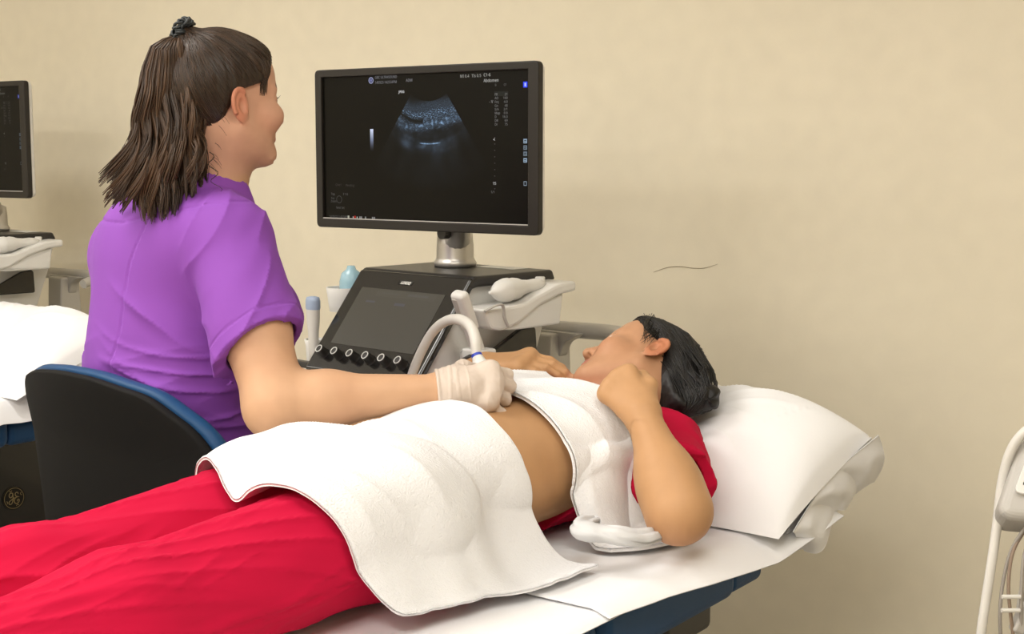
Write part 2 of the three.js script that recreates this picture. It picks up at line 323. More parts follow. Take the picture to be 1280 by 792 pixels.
// ---------- ultrasound machines ----------
function scanScreen(dim) {
  const c = document.createElement('canvas'); c.width = 1600; c.height = 892; const g = c.getContext('2d');
  g.fillStyle = '#000'; g.fillRect(0, 0, 1600, 892);
  const q = (x, y) => [x * 0.975 + 8, y * 0.983 - 38.6];
  // the fan-shaped scan, computed point by point
  const img = g.getImageData(0, 0, 1600, 892), d = img.data;
  const [ax, ay] = q(872, -40);       // where the two straight sides meet
  const th0 = Math.atan2(703 - 872, 173 + 40), th1 = Math.atan2(1340 - 872, 636 + 40), r0 = 242, rEnd = 795;
  if (!dim) for (let y = 100; y < 740; y++) for (let x = 440; x < 1400; x++) {
    const dx = x - ax, dy = y - ay, r = Math.hypot(dx, dy), th = Math.atan2(dx, dy);
    const lim = Math.atan2(536 - 872, 593 + 40);
    if (r < r0 || r > rEnd || th < Math.max(th0, lim) - 0.12 || th > th1) continue;
    if (th < -0.66) continue;
    const t = (r - r0) / (rEnd - r0), X = th * 900;
    const bend = t + 0.05 * Math.sin(th * 4 + 1) + 0.02 * noise(th * 6, t * 6, 1);
    let b = 0;
    b += 0.30 * Math.exp(-Math.pow((bend - 0.08) / 0.07, 2)) * (0.6 + 0.8 * Math.abs(noise(X / 26, r / 7, 2)));
    const streak = Math.pow(Math.max(0, noise(X / 30 + r / 40, r / 5 - X / 60, 3) + 0.25), 2);
    b += 0.75 * Math.exp(-Math.pow((bend - 0.19) / 0.06, 2)) * (0.25 + streak * 1.6);
    b += 0.75 * Math.exp(-Math.pow((bend - 0.30) / 0.055, 2)) * (0.35 + 1.2 * Math.max(0, noise(X / 55, r / 22, 5)) + 0.6 * streak) * (th > -0.35 ? 1 : 0.7);
    const vessel = Math.exp(-Math.pow((bend - 0.215 - (th + 0.45) * 0.10) / 0.026, 2)) * (th < -0.12 ? 1 : 0);
    b *= 1 - 0.9 * vessel;
    const duct = Math.exp(-Math.pow((t - 0.415) / 0.032, 2)) * sstep(-0.2, -0.12, th) * (1 - 0.6 * sstep(0.22, 0.4, th));
    b += 0.35 * Math.exp(-Math.pow((t - 0.47) / 0.09, 2)) * (0.5 + 0.8 * Math.max(0, noise(X / 70, r / 35, 7))) * Math.exp(-th * th / 0.25);
    b *= 1 - 0.85 * duct;
    b += 1.1 * Math.exp(-Math.pow((t - 0.462 - 0.03 * th * th) / 0.0065, 2)) * sstep(-0.16, -0.1, th) * (1 - sstep(0.12, 0.2, th)) * (0.6 + 0.4 * noise(X / 20, 1, 3));
    b += 0.25 * Math.exp(-Math.pow((t - 0.52) / 0.05, 2)) * Math.exp(-Math.pow((th + 0.36) / 0.09, 2));
    b += 0.10 * Math.exp(-Math.pow((t - 0.55) / 0.25, 2)) * (0.6 + noise(th * 9, t * 3, 4)) + 0.035;
    b *= 1 - 0.55 * sstep(0.25, 0.5, Math.abs(th)) * sstep(0.3, 0.7, t) ;
    b *= 1 - 0.5 * Math.exp(-Math.pow((th + 0.22) / 0.06, 2)) * sstep(0.28, 0.45, t);
    b *= 0.92 + 0.35 * (noise(x * 0.9, y * 0.9, 3) + noise(x / 3, y / 2.2, 8));
    b = clamp(b, 0, 1) * Math.min(1, (1 - t) * 9);
    const o = (y * 1600 + x) * 4; d[o] = 190 * b * 0.86; d[o + 1] = 215 * b * 0.95; d[o + 2] = 250 * b;
  }
  g.putImageData(img, 0, 0);
  const txt = (s, x, y, px, col = '#8f8f96', w = 400, al = 'left') => { g.font = w + ' ' + px + 'px sans-serif'; g.fillStyle = col; g.textAlign = al; const p = q(x, y); g.fillText(s, p[0], p[1]); };
  const a = dim ? 0.5 : 1; g.globalAlpha = a;
  let p = q(405, 68);
  g.strokeStyle = '#9aa0c8'; g.lineWidth = 6; g.beginPath(); g.arc(p[0], p[1], 17, 0, 7); g.stroke(); g.fillStyle = '#6a70a0'; g.beginPath(); g.arc(p[0], p[1], 10, 0, 7); g.fill();
  txt('GBC ULTRASOUND', 438, 58, 21); txt('140923-142534PM', 438, 90, 21); txt('ADM', 692, 84, 24, '#9a9aa0');
  txt('JPEG', 632, 152, 21, '#d8d8d8', 700);
  txt('MI 0.4', 1118, 72, 24, '#b9b9b4'); txt('TIs 0.5', 1206, 72, 24, '#b9b9b4'); txt('C1-6', 1296, 70, 25, '#c4c4bf'); txt('Abdomen', 1296, 104, 25, '#c9c9c4');
  txt('B', 1380, 128, 18, '#777'); txt('CF', 1445, 128, 18, '#777');
  g.fillStyle = '#1c1e1c'; p = q(1375, 160); g.fillRect(p[0], p[1], 100, 28);
  [['FR', '21'], ['AO', '100'], ['Frq', '4.0'], ['Gn', '48'], ['S/A', '2/1'], ['Map', 'F/0'], ['D', '16.0'], ['DR', '69'], ['Dr', '75'], ['AO%', '100']].slice(0, 9).forEach(([l, r], i) => { txt(l, 1378, 184 + i * 22, 20, '#8c8c8c'); txt(r, 1474, 184 + i * 22, 20, '#8c8c8c', 400, 'right'); });
  txt('- V', 1338, 228, 24, '#aaa');
  g.fillStyle = '#6a6a6a'; for (let i = 0; i < 9; i++) { p = q(1374, 430 + i * 38); g.fillRect(p[0], p[1], 8, 3); }
  txt('<', 1366, 452, 26, '#ddd', 700); txt('15', 1362, 712, 24, '#aaa', 700); txt('1/1', 1348, 762, 20, '#888');
  // grey scale bar
  if (!dim) { p = q(393, 372); const gr = g.createLinearGradient(0, p[1], 0, p[1] + 140); gr.addColorStop(0, '#dfe8ff'); gr.addColorStop(0.5, '#707a95'); gr.addColorStop(1, '#000'); g.fillStyle = gr; g.fillRect(p[0], p[1], 26, 140); }
  // side icons
  p = q(1586, 108); g.fillStyle = '#2f49ff'; g.fillRect(p[0], p[1], 30, 34); g.fillStyle = '#b9c4ff'; g.fillRect(p[0] + 9, p[1] + 7, 12, 20);
  for (const [y, s] of [[440, 1], [478, 0], [514, 0], [552, 1], [690, 2]]) { p = q(1588, y); g.fillStyle = s === 1 ? '#8fa4b8' : '#6c7a86'; if (s === 2) { g.strokeStyle = '#8fa0b0'; g.lineWidth = 4; g.strokeRect(p[0] + 4, p[1], 18, 22); } else { g.fillRect(p[0], p[1], 26, 26); g.fillStyle = '#10181c'; g.fillRect(p[0] + 6, p[1] + 7, 13, 5); g.fillRect(p[0] + 6, p[1] + 16, 9, 4); } }
  txt('Cine1', 90, 735, 20, '#4a4a4a'); txt('Pending', 178, 737, 20, '#4a4a4a');
  txt('Top', 50, 795, 19, '#777'); txt('Foc', 50, 822, 19, '#666'); txt('Zoom', 46, 842, 19, '#666'); txt('F 1:0', 155, 795, 19, '#777'); txt('Next Set', 92, 882, 19, '#666');
  p = q(120, 822); g.strokeStyle = '#444'; g.lineWidth = 4; g.beginPath(); g.arc(p[0], p[1], 22, 0, 7); g.stroke();
  txt('14:09/23 1:42:58PM', 30, 940, 19, '#6c6c6c');
  g.fillStyle = '#b0b0a0'; p = q(192, 925); g.fillRect(p[0], p[1], 14, 20); g.fillStyle = '#a02018'; p = q(246, 925); g.fillRect(p[0], p[1], 16, 18); g.fillStyle = '#ddd'; p = q(236, 930); g.fillRect(p[0], p[1], 6, 10); p = q(270, 930); g.fillRect(p[0], p[1], 6, 10);
  g.fillStyle = '#888'; for (const x of [292, 305, 340, 400, 415]) { p = q(x, 928); g.fillRect(p[0], p[1], 11, 14); }
  const t = new THREE.CanvasTexture(c); t.colorSpace = THREE.SRGBColorSpace; return t;
}
const screenMat = (dim) => new THREE.MeshPhysicalMaterial({ color: new THREE.Color().setRGB(0.004, 0.0035, 0.0025), roughness: 0.3, specularIntensity: 0.28, emissive: 0xffffff, emissiveMap: scanScreen(dim), emissiveIntensity: 1.0 });
function touchTex() {
  const c = document.createElement('canvas'); c.width = 800; c.height = 640; const g = c.getContext('2d'); g.fillStyle = '#000'; g.fillRect(0, 0, 800, 640);
  g.fillStyle = '#141412'; g.fillRect(170, 14, 560, 70); g.fillStyle = '#22262e'; g.fillRect(470, 30, 190, 26); g.fillStyle = '#1a1c20'; g.fillRect(220, 34, 180, 20);
  g.fillStyle = '#1a2440'; g.fillRect(110, 138, 90, 22); g.fillRect(390, 138, 100, 30);
  const t = new THREE.CanvasTexture(c); t.colorSpace = THREE.SRGBColorSpace; return t;
}
const monoTex = (() => {   // script monogram in a ring, as on the badge
  const c = document.createElement('canvas'); c.width = c.height = 256; const g = c.getContext('2d');
  g.fillStyle = '#0b0a09'; g.fillRect(0, 0, 256, 256); g.strokeStyle = '#9a8a62'; g.lineCap = 'round';
  g.lineWidth = 7; g.beginPath(); g.arc(128, 128, 112, 0, 7); g.stroke();
  g.lineWidth = 8; for (let k = 0; k < 4; k++) { const a = k * Math.PI / 2 - 0.4; g.beginPath(); g.arc(128 + Math.cos(a) * 98, 128 + Math.sin(a) * 98, 14, a + 2.2, a + 4.6); g.stroke(); }
  g.lineWidth = 11;
  g.beginPath(); g.moveTo(112, 72); g.bezierCurveTo(84, 52, 62, 82, 76, 108); g.bezierCurveTo(90, 128, 116, 108, 114, 76); g.bezierCurveTo(118, 120, 118, 150, 104, 176); g.bezierCurveTo(92, 198, 66, 192, 66, 174); g.bezierCurveTo(66, 150, 104, 142, 130, 124); g.stroke();
  g.beginPath(); g.moveTo(176, 84); g.bezierCurveTo(176, 60, 140, 62, 142, 90); g.bezierCurveTo(144, 112, 168, 116, 172, 118); g.bezierCurveTo(132, 118, 120, 160, 136, 182); g.bezierCurveTo(154, 202, 192, 186, 186, 154); g.bezierCurveTo(180, 140, 160, 150, 166, 166); g.stroke();
  const t = new THREE.CanvasTexture(c); t.colorSpace = THREE.SRGBColorSpace; return t;
})();
const monoMat = new THREE.MeshStandardMaterial({ map: monoTex, roughness: 0.4, metalness: 0.2 });
const brandTex = (() => { const c = document.createElement('canvas'); c.width = 256; c.height = 64; const g = c.getContext('2d'); g.fillStyle = '#0c0b0a'; g.fillRect(0, 0, 256, 64); g.font = 'italic 700 58px sans-serif'; g.fillStyle = '#f2f0ea'; g.textAlign = 'center'; g.textBaseline = 'middle'; g.fillText('LOGIQ', 128, 34); const t = new THREE.CanvasTexture(c); t.colorSpace = THREE.SRGBColorSpace; return t; })();
const brandMat = new THREE.MeshStandardMaterial({ map: brandTex, roughness: 0.3 });
const touchMat = new THREE.MeshPhysicalMaterial({ color: new THREE.Color().setRGB(0.045, 0.042, 0.034), roughness: 0.3, emissive: 0xffffff, emissiveMap: touchTex(), emissiveIntensity: 0.8 });

// profile helper: polygon of [z, y] in the machine's side view, extruded across x0..x1
const sideProfile = (poly, x0, x1, bevel = 0.004) => prism(poly.map(([z, y]) => [-z, y]), x1 - x0, bevel).rotateY(Math.PI / 2).translate((x0 + x1) / 2, 0, 0);
const BADGE = [0.104, 0.245];   // z, y of the badge on the cabinet side
function makeMachine(dim, label) {
  const m = thing('ultrasound_machine', label, 'ultrasound machine', [-1.9, 0, -2.47], -8 * Math.PI / 180);
  const xl = -0.105, xr = 0.213, xc = (xl + xr) / 2;
  // slanted control head: front face from (z .165, y 1.045) to (z .30, y .862)
  const head = mesh('console_body', sideProfile(roundPoly([[-0.09, 1.035], [0.15, 1.035], [0.287, 0.862], [0.30, 0.835], [0.30, 0.80], [-0.02, 0.82], [-0.07, 0.95]], 0.012), xl + 0.004, xr - 0.004, 0.005), M.whitePlastic, m);
  mesh('top_slab', sideProfile(roundPoly([[-0.075, 1.052], [0.158, 1.052], [0.176, 1.036], [0.168, 1.026], [0.15, 1.030], [-0.085, 1.030]], 0.006), xl - 0.012, xr + 0.012, 0.005), M.blackSoft, m);
  mesh('top_label', bx(0.11, 0.001, 0.045, 0.11, 1.0526, -0.04, 0.0004), M.print, m);
  const A = [0.168, 1.044], B = [0.322, 0.852], L = Math.hypot(B[0] - A[0], B[1] - A[1]), nz = (A[1] - B[1]) / L, ny = (B[0] - A[0]) / L;
  const onFace = (t, off) => [A[0] + (B[0] - A[0]) * t + nz * off, A[1] + (B[1] - A[1]) * t + ny * off];   // [z, y] at fraction t down the face
  const face = (g, x, t, off) => { const p = onFace(t, off); return place(g, [x, p[1], p[0]], [0, ny, nz], [0, nz, -ny]); };
  mesh('front_panel', face(bx(xr - xl + 0.022, L + 0.012, 0.018, 0, 0, 0, 0.007, 4), xc, 0.5, -0.006), M.blackGloss, m);
  mesh('touch_screen', face(new THREE.PlaneGeometry(0.255, L * 0.58), xc - 0.004, 0.455, 0.0034), touchMat, m);
  mesh('edge_trim', face(bx(0.0014, L * 0.42, 0.002, 0, 0, 0, 0.0006), xr - 0.008, 0.62, 0.003), M.greyPlastic, m);
  mesh('name_plate', face(new THREE.PlaneGeometry(0.042, 0.0105), xc - 0.008, 0.085, 0.0036), brandMat, m);
  for (let i = 0; i < 6; i++) {
    const x = xl + 0.028 + i * 0.0485, k = mesh('rotary_knob', face(lathe([[0, 0.020], [0.0085, 0.020], [0.0098, 0.018], [0.0105, 0.004], [0.0125, 0]], 24).rotateX(Math.PI / 2), x, 0.855, 0.003), M.blackSoft, m);
    mesh('knob_ring', face(new THREE.TorusGeometry(0.0078, 0.0011, 8, 28), x, 0.855, 0.0235), M.print, k);
  }
  // control deck
  mesh('control_deck', sideProfile(roundPoly([[0.285, 0.842], [0.50, 0.822], [0.535, 0.808], [0.53, 0.782], [0.28, 0.79]], 0.012), xl - 0.085, xr + 0.03, 0.006), M.whitePlastic, m);
  const dial = (x, z, r, h) => { const y = 0.842 - (z - 0.285) * 0.093; const k = mesh('deck_dial', lathe([[0, h], [r * 0.8, h], [r, h - 0.003], [r, 0.002], [r * 1.12, 0]], 28).translate(x, y, z), M.silver, m); mesh('dial_cap', lathe([[0, 0.0012], [r * 0.66, 0.0012], [r * 0.72, 0]], 24).translate(x, y + h, z), M.blackSoft, k); };
  dial(-0.03, 0.345, 0.014, 0.02); dial(0.045, 0.345, 0.0155, 0.022); dial(0.022, 0.335, 0.011, 0.014); dial(0.16, 0.345, 0.014, 0.012);
  for (let i = 0; i < 6; i++) mesh('deck_key', bx(0.026, 0.006, 0.013, xl - 0.02 + i * 0.04, 0.829, 0.44, 0.002), M.offWhite, m);
  mesh('trackball', new THREE.SphereGeometry(0.022, 24, 14).translate(0.06, 0.828, 0.47), M.blackGloss, m);
  mesh('front_handle', sweep([[xl - 0.08, 0.80, 0.50], [xl - 0.06, 0.795, 0.575], [xc, 0.793, 0.60], [xr + 0.005, 0.795, 0.575], [xr + 0.025, 0.80, 0.50]], 0.013, 14, 40), M.silver, m);
  // monitor stem
  mesh('monitor_stem', lathe([[0, 1.05], [0.045, 1.05], [0.047, 1.062], [0.044, 1.066], [0.041, 1.072], [0.0405, 1.10], [0.038, 1.128], [0.02, 1.137], [0, 1.137]], 36).translate(0.018, 0, 0.012), M.silver, m);
  mesh('stem_arm', sweep([[0.012, 1.085, 0.012], [0.03, 1.11, 0.02], [0.052, 1.135, 0.03], [0.062, 1.152, 0.04]], [0.034, 0.032, 0.024, 0.018], 16, 16, 1), M.silver, m);
  mesh('stem_pivot', new THREE.CylinderGeometry(0.013, 0.013, 0.03, 22).rotateX(Math.PI / 2).translate(0.034, 1.128, 0.054), M.blackSoft, m);
  // monitor (faces the seat, parallel to the wall)
  const mon = mesh('monitor_housing', bx(0.597, 0.345, 0.03, 0, 0, -0.017, 0.014, 4), M.whitePlastic, m);
  mon.rotation.y = 8 * Math.PI / 180;
  const c8 = Math.cos(8 * Math.PI / 180), s8 = Math.sin(8 * Math.PI / 180), dx = -1.9125 + 1.9, dz = -2.38 + 2.47;
  mon.position.set(c8 * dx + s8 * dz, 1.3068, -s8 * dx + c8 * dz);
  const outer = roundPoly([[-0.3025, -0.1745], [0.3025, -0.1745], [0.3025, 0.1745], [-0.3025, 0.1745]], 0.012);
  const sh = new THREE.Shape(outer.map((p) => new THREE.Vector2(...p)));
  const hx0 = -0.2835, hx1 = 0.276, hy0 = -0.1545, hy1 = 0.1577;
  sh.holes.push(new THREE.Path([new THREE.Vector2(hx0, hy0), new THREE.Vector2(hx0, hy1), new THREE.Vector2(hx1, hy1), new THREE.Vector2(hx1, hy0)]));
  mesh('bezel', new THREE.ExtrudeGeometry(sh, { depth: 0.012, bevelEnabled: true, bevelThickness: 0.003, bevelSize: 0.0025, bevelOffset: -0.0025, bevelSegments: 3 }).translate(0, 0, -0.009), M.bezel, mon);
  mesh('bezel_lip', bx(hx1 - hx0, 0.0022, 0.004, (hx0 + hx1) / 2, hy0 + 0.0008, 0.0035, 0.0008), M.greyPlastic, mon);
  mesh('display', new THREE.PlaneGeometry(hx1 - hx0, hy1 - hy0).translate((hx0 + hx1) / 2, (hy0 + hy1) / 2, -0.0015), screenMat(dim), mon);
  mesh('rear_shell', bx(0.34, 0.22, 0.035, 0.02, -0.02, -0.046, 0.016, 4), M.whitePlastic, mon);
  // probe tray on the right side
  const ty = 0.985;
  const tray = mesh('probe_tray', (() => { const p = roundPoly([[0.21, 0.995], [0.19, 0.955], [0.16, 0.948], [0.11, 0.958], [0.045, 0.99], [-0.02, 1.008], [-0.068, 1.012], [-0.068, 1.033], [-0.01, 1.030], [0.05, 1.012], [0.09, 0.998], [0.14, 0.995]], 0.008); return sideProfile(p, xr + 0.0, xr + 0.085, 0.006); })(), M.whitePlastic, m);
  mesh('tray_support', sideProfile(roundPoly([[0.155, 0.952], [0.11, 0.962], [0.045, 0.993], [-0.035, 1.01], [-0.025, 0.945], [0.12, 0.945]], 0.006), xr - 0.01, xr + 0.078, 0.005), M.whitePlastic, m);
  mesh('cup_peg', lathe([[0, 0.03], [0.009, 0.03], [0.0105, 0.028], [0.0105, 0]], 20).translate(xr + 0.03, 1.012, -0.015), M.whitePlastic, m);
  // probe resting on the tray
  mesh('tray_probe', (() => { const g = lathe([[0, -0.066], [0.003, -0.066], [0.0045, -0.06], [0.006, -0.056], [0.014, -0.048], [0.021, -0.036], [0.0245, -0.02], [0.0245, -0.012], [0.022, -0.006], [0.023, 0.004], [0.021, 0.016], [0.016, 0.03], [0.0135, 0.05], [0.014, 0.07], [0.012, 0.085], [0.006, 0.1], [0, 0.1]], 30); return along(g.translate(0, 0.02, 0), [xr + 0.052, 1.024, 0.115], [xr + 0.05, 1.028, 0.02]); })(), M.whitePlastic, m);
  mesh('tray_hook', sweep([[xr + 0.088, 0.992, 0.21], [xr + 0.095, 1.002, 0.185], [xr + 0.097, 1.002, 0.17], [xr + 0.094, 0.975, 0.16], [xr + 0.094, 0.957, 0.15]], 0.0042, 8, 30, 0.6), M.greyPlastic, m);
  // upright probe in its holder at the right
  const uTop = [xr + 0.075, 1.036, 0.27], uBot = [xr + 0.062, 0.895, 0.195];
  const hol = mesh('holstered_probe', along(mergeKeep([bx(0.036, 0.088, 0.024, 0, 0.113, 0, 0.009, 4), bx(0.030, 0.12, 0.02, 0, 0.05, 0, 0.008, 4)]), uBot, uTop), M.whitePlastic, m);
  mesh('grip', along(bx(0.013, 0.062, 0.004, -0.006, 0.115, 0.0115, 0.0018, 2), uBot, uTop), M.greyPlastic, hol);
  mesh('probe_clip', [bx(0.055, 0.022, 0.045, xr + 0.062, 0.905, 0.2, 0.005), bx(0.04, 0.03, 0.03, xr + 0.03, 0.893, 0.19, 0.006), bx(0.03, 0.05, 0.025, xr + 0.06, 0.875, 0.19, 0.008)], M.whitePlastic, m);
  mesh('holder_clip', place(bx(0.032, 0.012, 0.012, 0, 0, 0, 0.005, 3), [xr + 0.062, 0.897, 0.238], [0.5, 0, 1], [-0.6, 1, 0]), M.blackSoft, m);
  // black folding tablet arm behind
  mesh('side_flap', place(prism(roundPoly([[0.02, -0.028], [-0.13, -0.03], [-0.14, -0.024], [-0.02, 0.038], [0.014, 0.042], [0.02, 0.036]], 0.006), 0.016, 0.003), [xr + 0.035, 0.90, 0.03], [1, 0.1, 0.15]), M.blackGloss, m);
  // left side: bottle and probe in holders
  mesh('left_holder', [lathe([[0.034, -0.03], [0.038, 0.0], [0.041, 0.022], [0.036, 0.022], [0.033, 0]], 28).translate(xl - 0.055, 0.985, 0.175), bx(0.05, 0.03, 0.05, xl - 0.02, 0.97, 0.17, 0.008)], M.whitePlastic, m);
  mesh('left_holder', [lathe([[0.022, -0.035], [0.024, 0.0], [0.027, 0.012], [0.021, 0.012], [0.020, -0.02]], 24).translate(xl - 0.075, 0.885, 0.24), bx(0.06, 0.02, 0.03, xl - 0.035, 0.872, 0.24, 0.006)], M.whitePlastic, m);
  mesh('gel_bottle', lathe([[0, -0.05], [0.024, -0.05], [0.026, -0.045], [0.026, 0.01], [0.021, 0.028], [0.011, 0.036], [0.008, 0.044], [0, 0.044]], 26).translate(xl - 0.045, 1.01, 0.165), M.clearBlue, m);
  const lp = mesh('left_probe', lathe([[0, -0.04], [0.010, -0.04], [0.0125, -0.02], [0.0135, 0.02], [0.0165, 0.045], [0.0175, 0.07]], 24).scale(1, 1, 0.75).translate(xl - 0.058, 0.895, 0.262), M.offWhite, m);
  mesh('probe_head', lathe([[0.0175, 0.07], [0.0185, 0.074], [0.0185, 0.088], [0.016, 0.096], [0.008, 0.098], [0, 0.098]], 24).scale(1, 1, 0.75).translate(xl - 0.058, 0.895, 0.262), M.probeTip, lp);
  mesh('cable', sweep([[xl - 0.058, 0.86, 0.262], [xl - 0.07, 0.8, 0.26], [xl - 0.08, 0.6, 0.22], [xl - 0.06, 0.45, 0.16], [xl - 0.02, 0.4, 0.12]], 0.005, 8, 40), M.rubber, lp);
  mesh('left_bracket', [bx(0.12, 0.012, 0.06, xl - 0.06, 0.862, 0.2, 0.004), bx(0.1, 0.014, 0.02, xl - 0.07, 0.845, 0.27, 0.004)], M.blackSoft, m);
  // rear handle bar with its column
  mesh('rear_handle', sweep([[-0.2, 0.88, -0.02], [-0.17, 0.905, -0.12], [-0.05, 0.907, -0.17], [0.12, 0.908, -0.18], [0.3, 0.914, -0.175], [0.37, 0.915, -0.14], [0.385, 0.90, -0.08]], [0.015, 0.0165, 0.0175, 0.019, 0.0175, 0.0165, 0.014], 16, 60, 1), M.railMetal, m);
  mesh('column', [sideProfile(roundPoly([[-0.185, 0.905], [-0.12, 0.905], [-0.10, 0.42], [-0.21, 0.42]], 0.01), 0.1, 0.18, 0.006), prism(roundPoly([[0.05, 0.908], [0.24, 0.908], [0.195, 0.885], [0.18, 0.85], [0.10, 0.85], [0.092, 0.885]], 0.012), 0.03, 0.004).translate(0, 0, -0.16), bx(0.16, 0.4, 0.14, xc - 0.02, 0.62, 0.02, 0.02, 3)], M.railMetal, m);
  // lower cabinet and base
  const cab = mesh('lower_cabinet', bx(0.44, 0.34, 0.5, 0.03, 0.29, 0.03, 0.03, 4), M.blackGloss, m);
  mesh('cabinet_trim', bx(0.444, 0.006, 0.504, 0.03, 0.425, 0.03, 0.003), M.brass, cab);
  for (const s of [-1, 1]) mesh('round_badge', mergeKeep([new THREE.CylinderGeometry(0.037, 0.037, 0.004, 40)]).rotateX(Math.PI / 2).rotateY(s * Math.PI / 2).translate(0.03 + s * 0.221, 0.0, 0.0).translate(0, BADGE[1], BADGE[0]), M.blackSoft, cab);
  for (const s of [-1, 1]) mesh('badge_face', new THREE.CircleGeometry(0.036, 40).rotateY(s * Math.PI / 2).translate(0.03 + s * 0.2238, BADGE[1], BADGE[0]), monoMat, cab);
  mesh('base', bx(0.5, 0.05, 0.6, 0.03, 0.115, 0.04, 0.02, 3), M.greyPlastic, m);
  for (const x of [-0.17, 0.23]) for (const z of [-0.2, 0.28]) mesh('castor', [new THREE.CylinderGeometry(0.055, 0.055, 0.035, 24).rotateZ(Math.PI / 2).translate(x, 0.055, z), bx(0.012, 0.06, 0.05, x + 0.024, 0.08, z)], M.rubber, m);
  return m;
}
function mergeKeep(l) { return merge(l); }
const machine = makeMachine(false, 'ultrasound machine with large lit monitor beside the patient');
const machine2 = machine.clone(true); machine2.name = numbered('ultrasound_machine'); machine2.position.set(-3.95, 0, -2.75);
machine2.userData = { label: 'ultrasound machine partly cut off at left picture edge', category: 'ultrasound machine' };
machine2.traverse((o) => { if (o.name === 'display') o.material = screenMat(true); if (o.name === 'monitor_housing') { o.position.y += 0.03; o.position.x += 0.02; } });
scene.add(machine2);
// things that only rest in the machine's holders stand on their own
function lift(m, part, name, label, category) {
  const p = m.getObjectByName(part), c = new THREE.Vector3(); p.geometry.computeBoundingBox(); p.geometry.boundingBox.getCenter(c);
  const t = thing(name, label, category); t.rotation.copy(m.rotation); t.position.copy(c.clone().applyEuler(m.rotation).add(m.position));
  p.name = name === 'gel_bottle' ? 'bottle' : 'handle'; t.add(p); p.position.set(-c.x, -c.y, -c.z); return t;
}
for (const n of ['gel_bottle', 'holstered_probe', 'left_probe']) machine2.remove(machine2.getObjectByName(n));
lift(machine, 'gel_bottle', 'gel_bottle', 'pale blue gel bottle in white cup left of the touch screen', 'bottle');
lift(machine, 'tray_probe', 'spare_probe', 'white rounded probe lying on the side tray under the large monitor', 'probe');
lift(machine, 'holstered_probe', 'spare_probe', 'long white probe standing upright behind the looped cable', 'probe');
lift(machine, 'left_probe', 'spare_probe', 'white probe with blue-grey head left of the touch screen', 'probe');
lift(machine2, 'tray_probe', 'spare_probe', 'white probe on the tray at the left picture edge', 'probe');

// ---------- figures ----------
// frame of a head: o centre between the ears at eye height, f front, u crown, s the person's right
function headFrame(o, f, u, sc = 1) { f = nrm(f); u = nrm(sub(u, f.map((c) => c * dot(u, f)))); return { o, f, u, s: cross(f, u), sc }; }
const hp = (h, s, u, f) => add(add(add(h.o, h.s, s * h.sc), h.u, u * h.sc), h.f, f * h.sc);
const hl = (h, x, y, z) => { const q = [(x - h.o[0]) / h.sc, (y - h.o[1]) / h.sc, (z - h.o[2]) / h.sc]; return [dot(q, h.s), dot(q, h.u), dot(q, h.f)]; };
const H = {
  cran: ell([0, 0.028, -0.014], [0.0735, 0.092, 0.096]), face: ell([0, -0.042, 0.028], [0.056, 0.072, 0.062]), fore: ell([0, 0.045, 0.036], [0.062, 0.055, 0.05]),
  jaw: cone([0.05, -0.052, 0.0], [0.014, -0.1, 0.066], 0.018, 0.017), chin: ball([0, -0.101, 0.072], 0.019), cheek: ell([0.036, -0.032, 0.056], [0.028, 0.027, 0.029]),
  brow: cone([0.008, 0.017, 0.085], [0.042, 0.019, 0.068], 0.010, 0.009), bridge: cone([0, 0.006, 0.087], [0, -0.034, 0.104], 0.0075, 0.0105), ala: ell([0.0115, -0.037, 0.094], [0.0085, 0.008, 0.010]),
  nostril: ell([0.0065, -0.0455, 0.0975], [0.0042, 0.004, 0.006]), upper: cone([0, -0.0605, 0.0905], [0.021, -0.064, 0.080], 0.0065, 0.0035), lower: cone([0, -0.0715, 0.0895], [0.018, -0.068, 0.081], 0.0072, 0.0035),
  slit: cone([0, -0.0663, 0.099], [0.024, -0.0655, 0.088], 0.0016, 0.0014), socket: ell([0.031, -0.001, 0.094], [0.018, 0.012, 0.013]), eye: ball([0.031, -0.001, 0.0735], 0.0128), lid: cone([0.019, 0.005, 0.083], [0.043, 0.004, 0.077], 0.0036, 0.003),
};
function earField(s, u, f) {
  const px = s - 0.0775, pu = u + 0.012, pf = f + 0.012;
  const n = px * 0.97 + pf * 0.24, w = px * -0.24 + pf * 0.97, h = pu * 0.985 - w * 0.17, ww = w * 0.985 + pu * 0.17;
  const e = Math.hypot(h / 0.031, ww / 0.0195), k0 = Math.hypot(n / 0.0055, h / 0.031, ww / 0.0195);
  let d = (k0 - 1) * 0.0055 * Math.min(1.6, Math.max(1, e * 1.5));
  const rim = Math.hypot((e - 0.93) * 0.021, n - 0.004) - 0.0036;
  d = smin(d, h > -0.016 && ww < 0.013 ? rim : 1, 0.003);
  d = smax(d, -(Math.hypot((n - 0.006) / 0.007, (h + 0.002) / 0.013, (ww - 0.002) / 0.008) - 1) * 0.007, 0.003);
  return d;
}
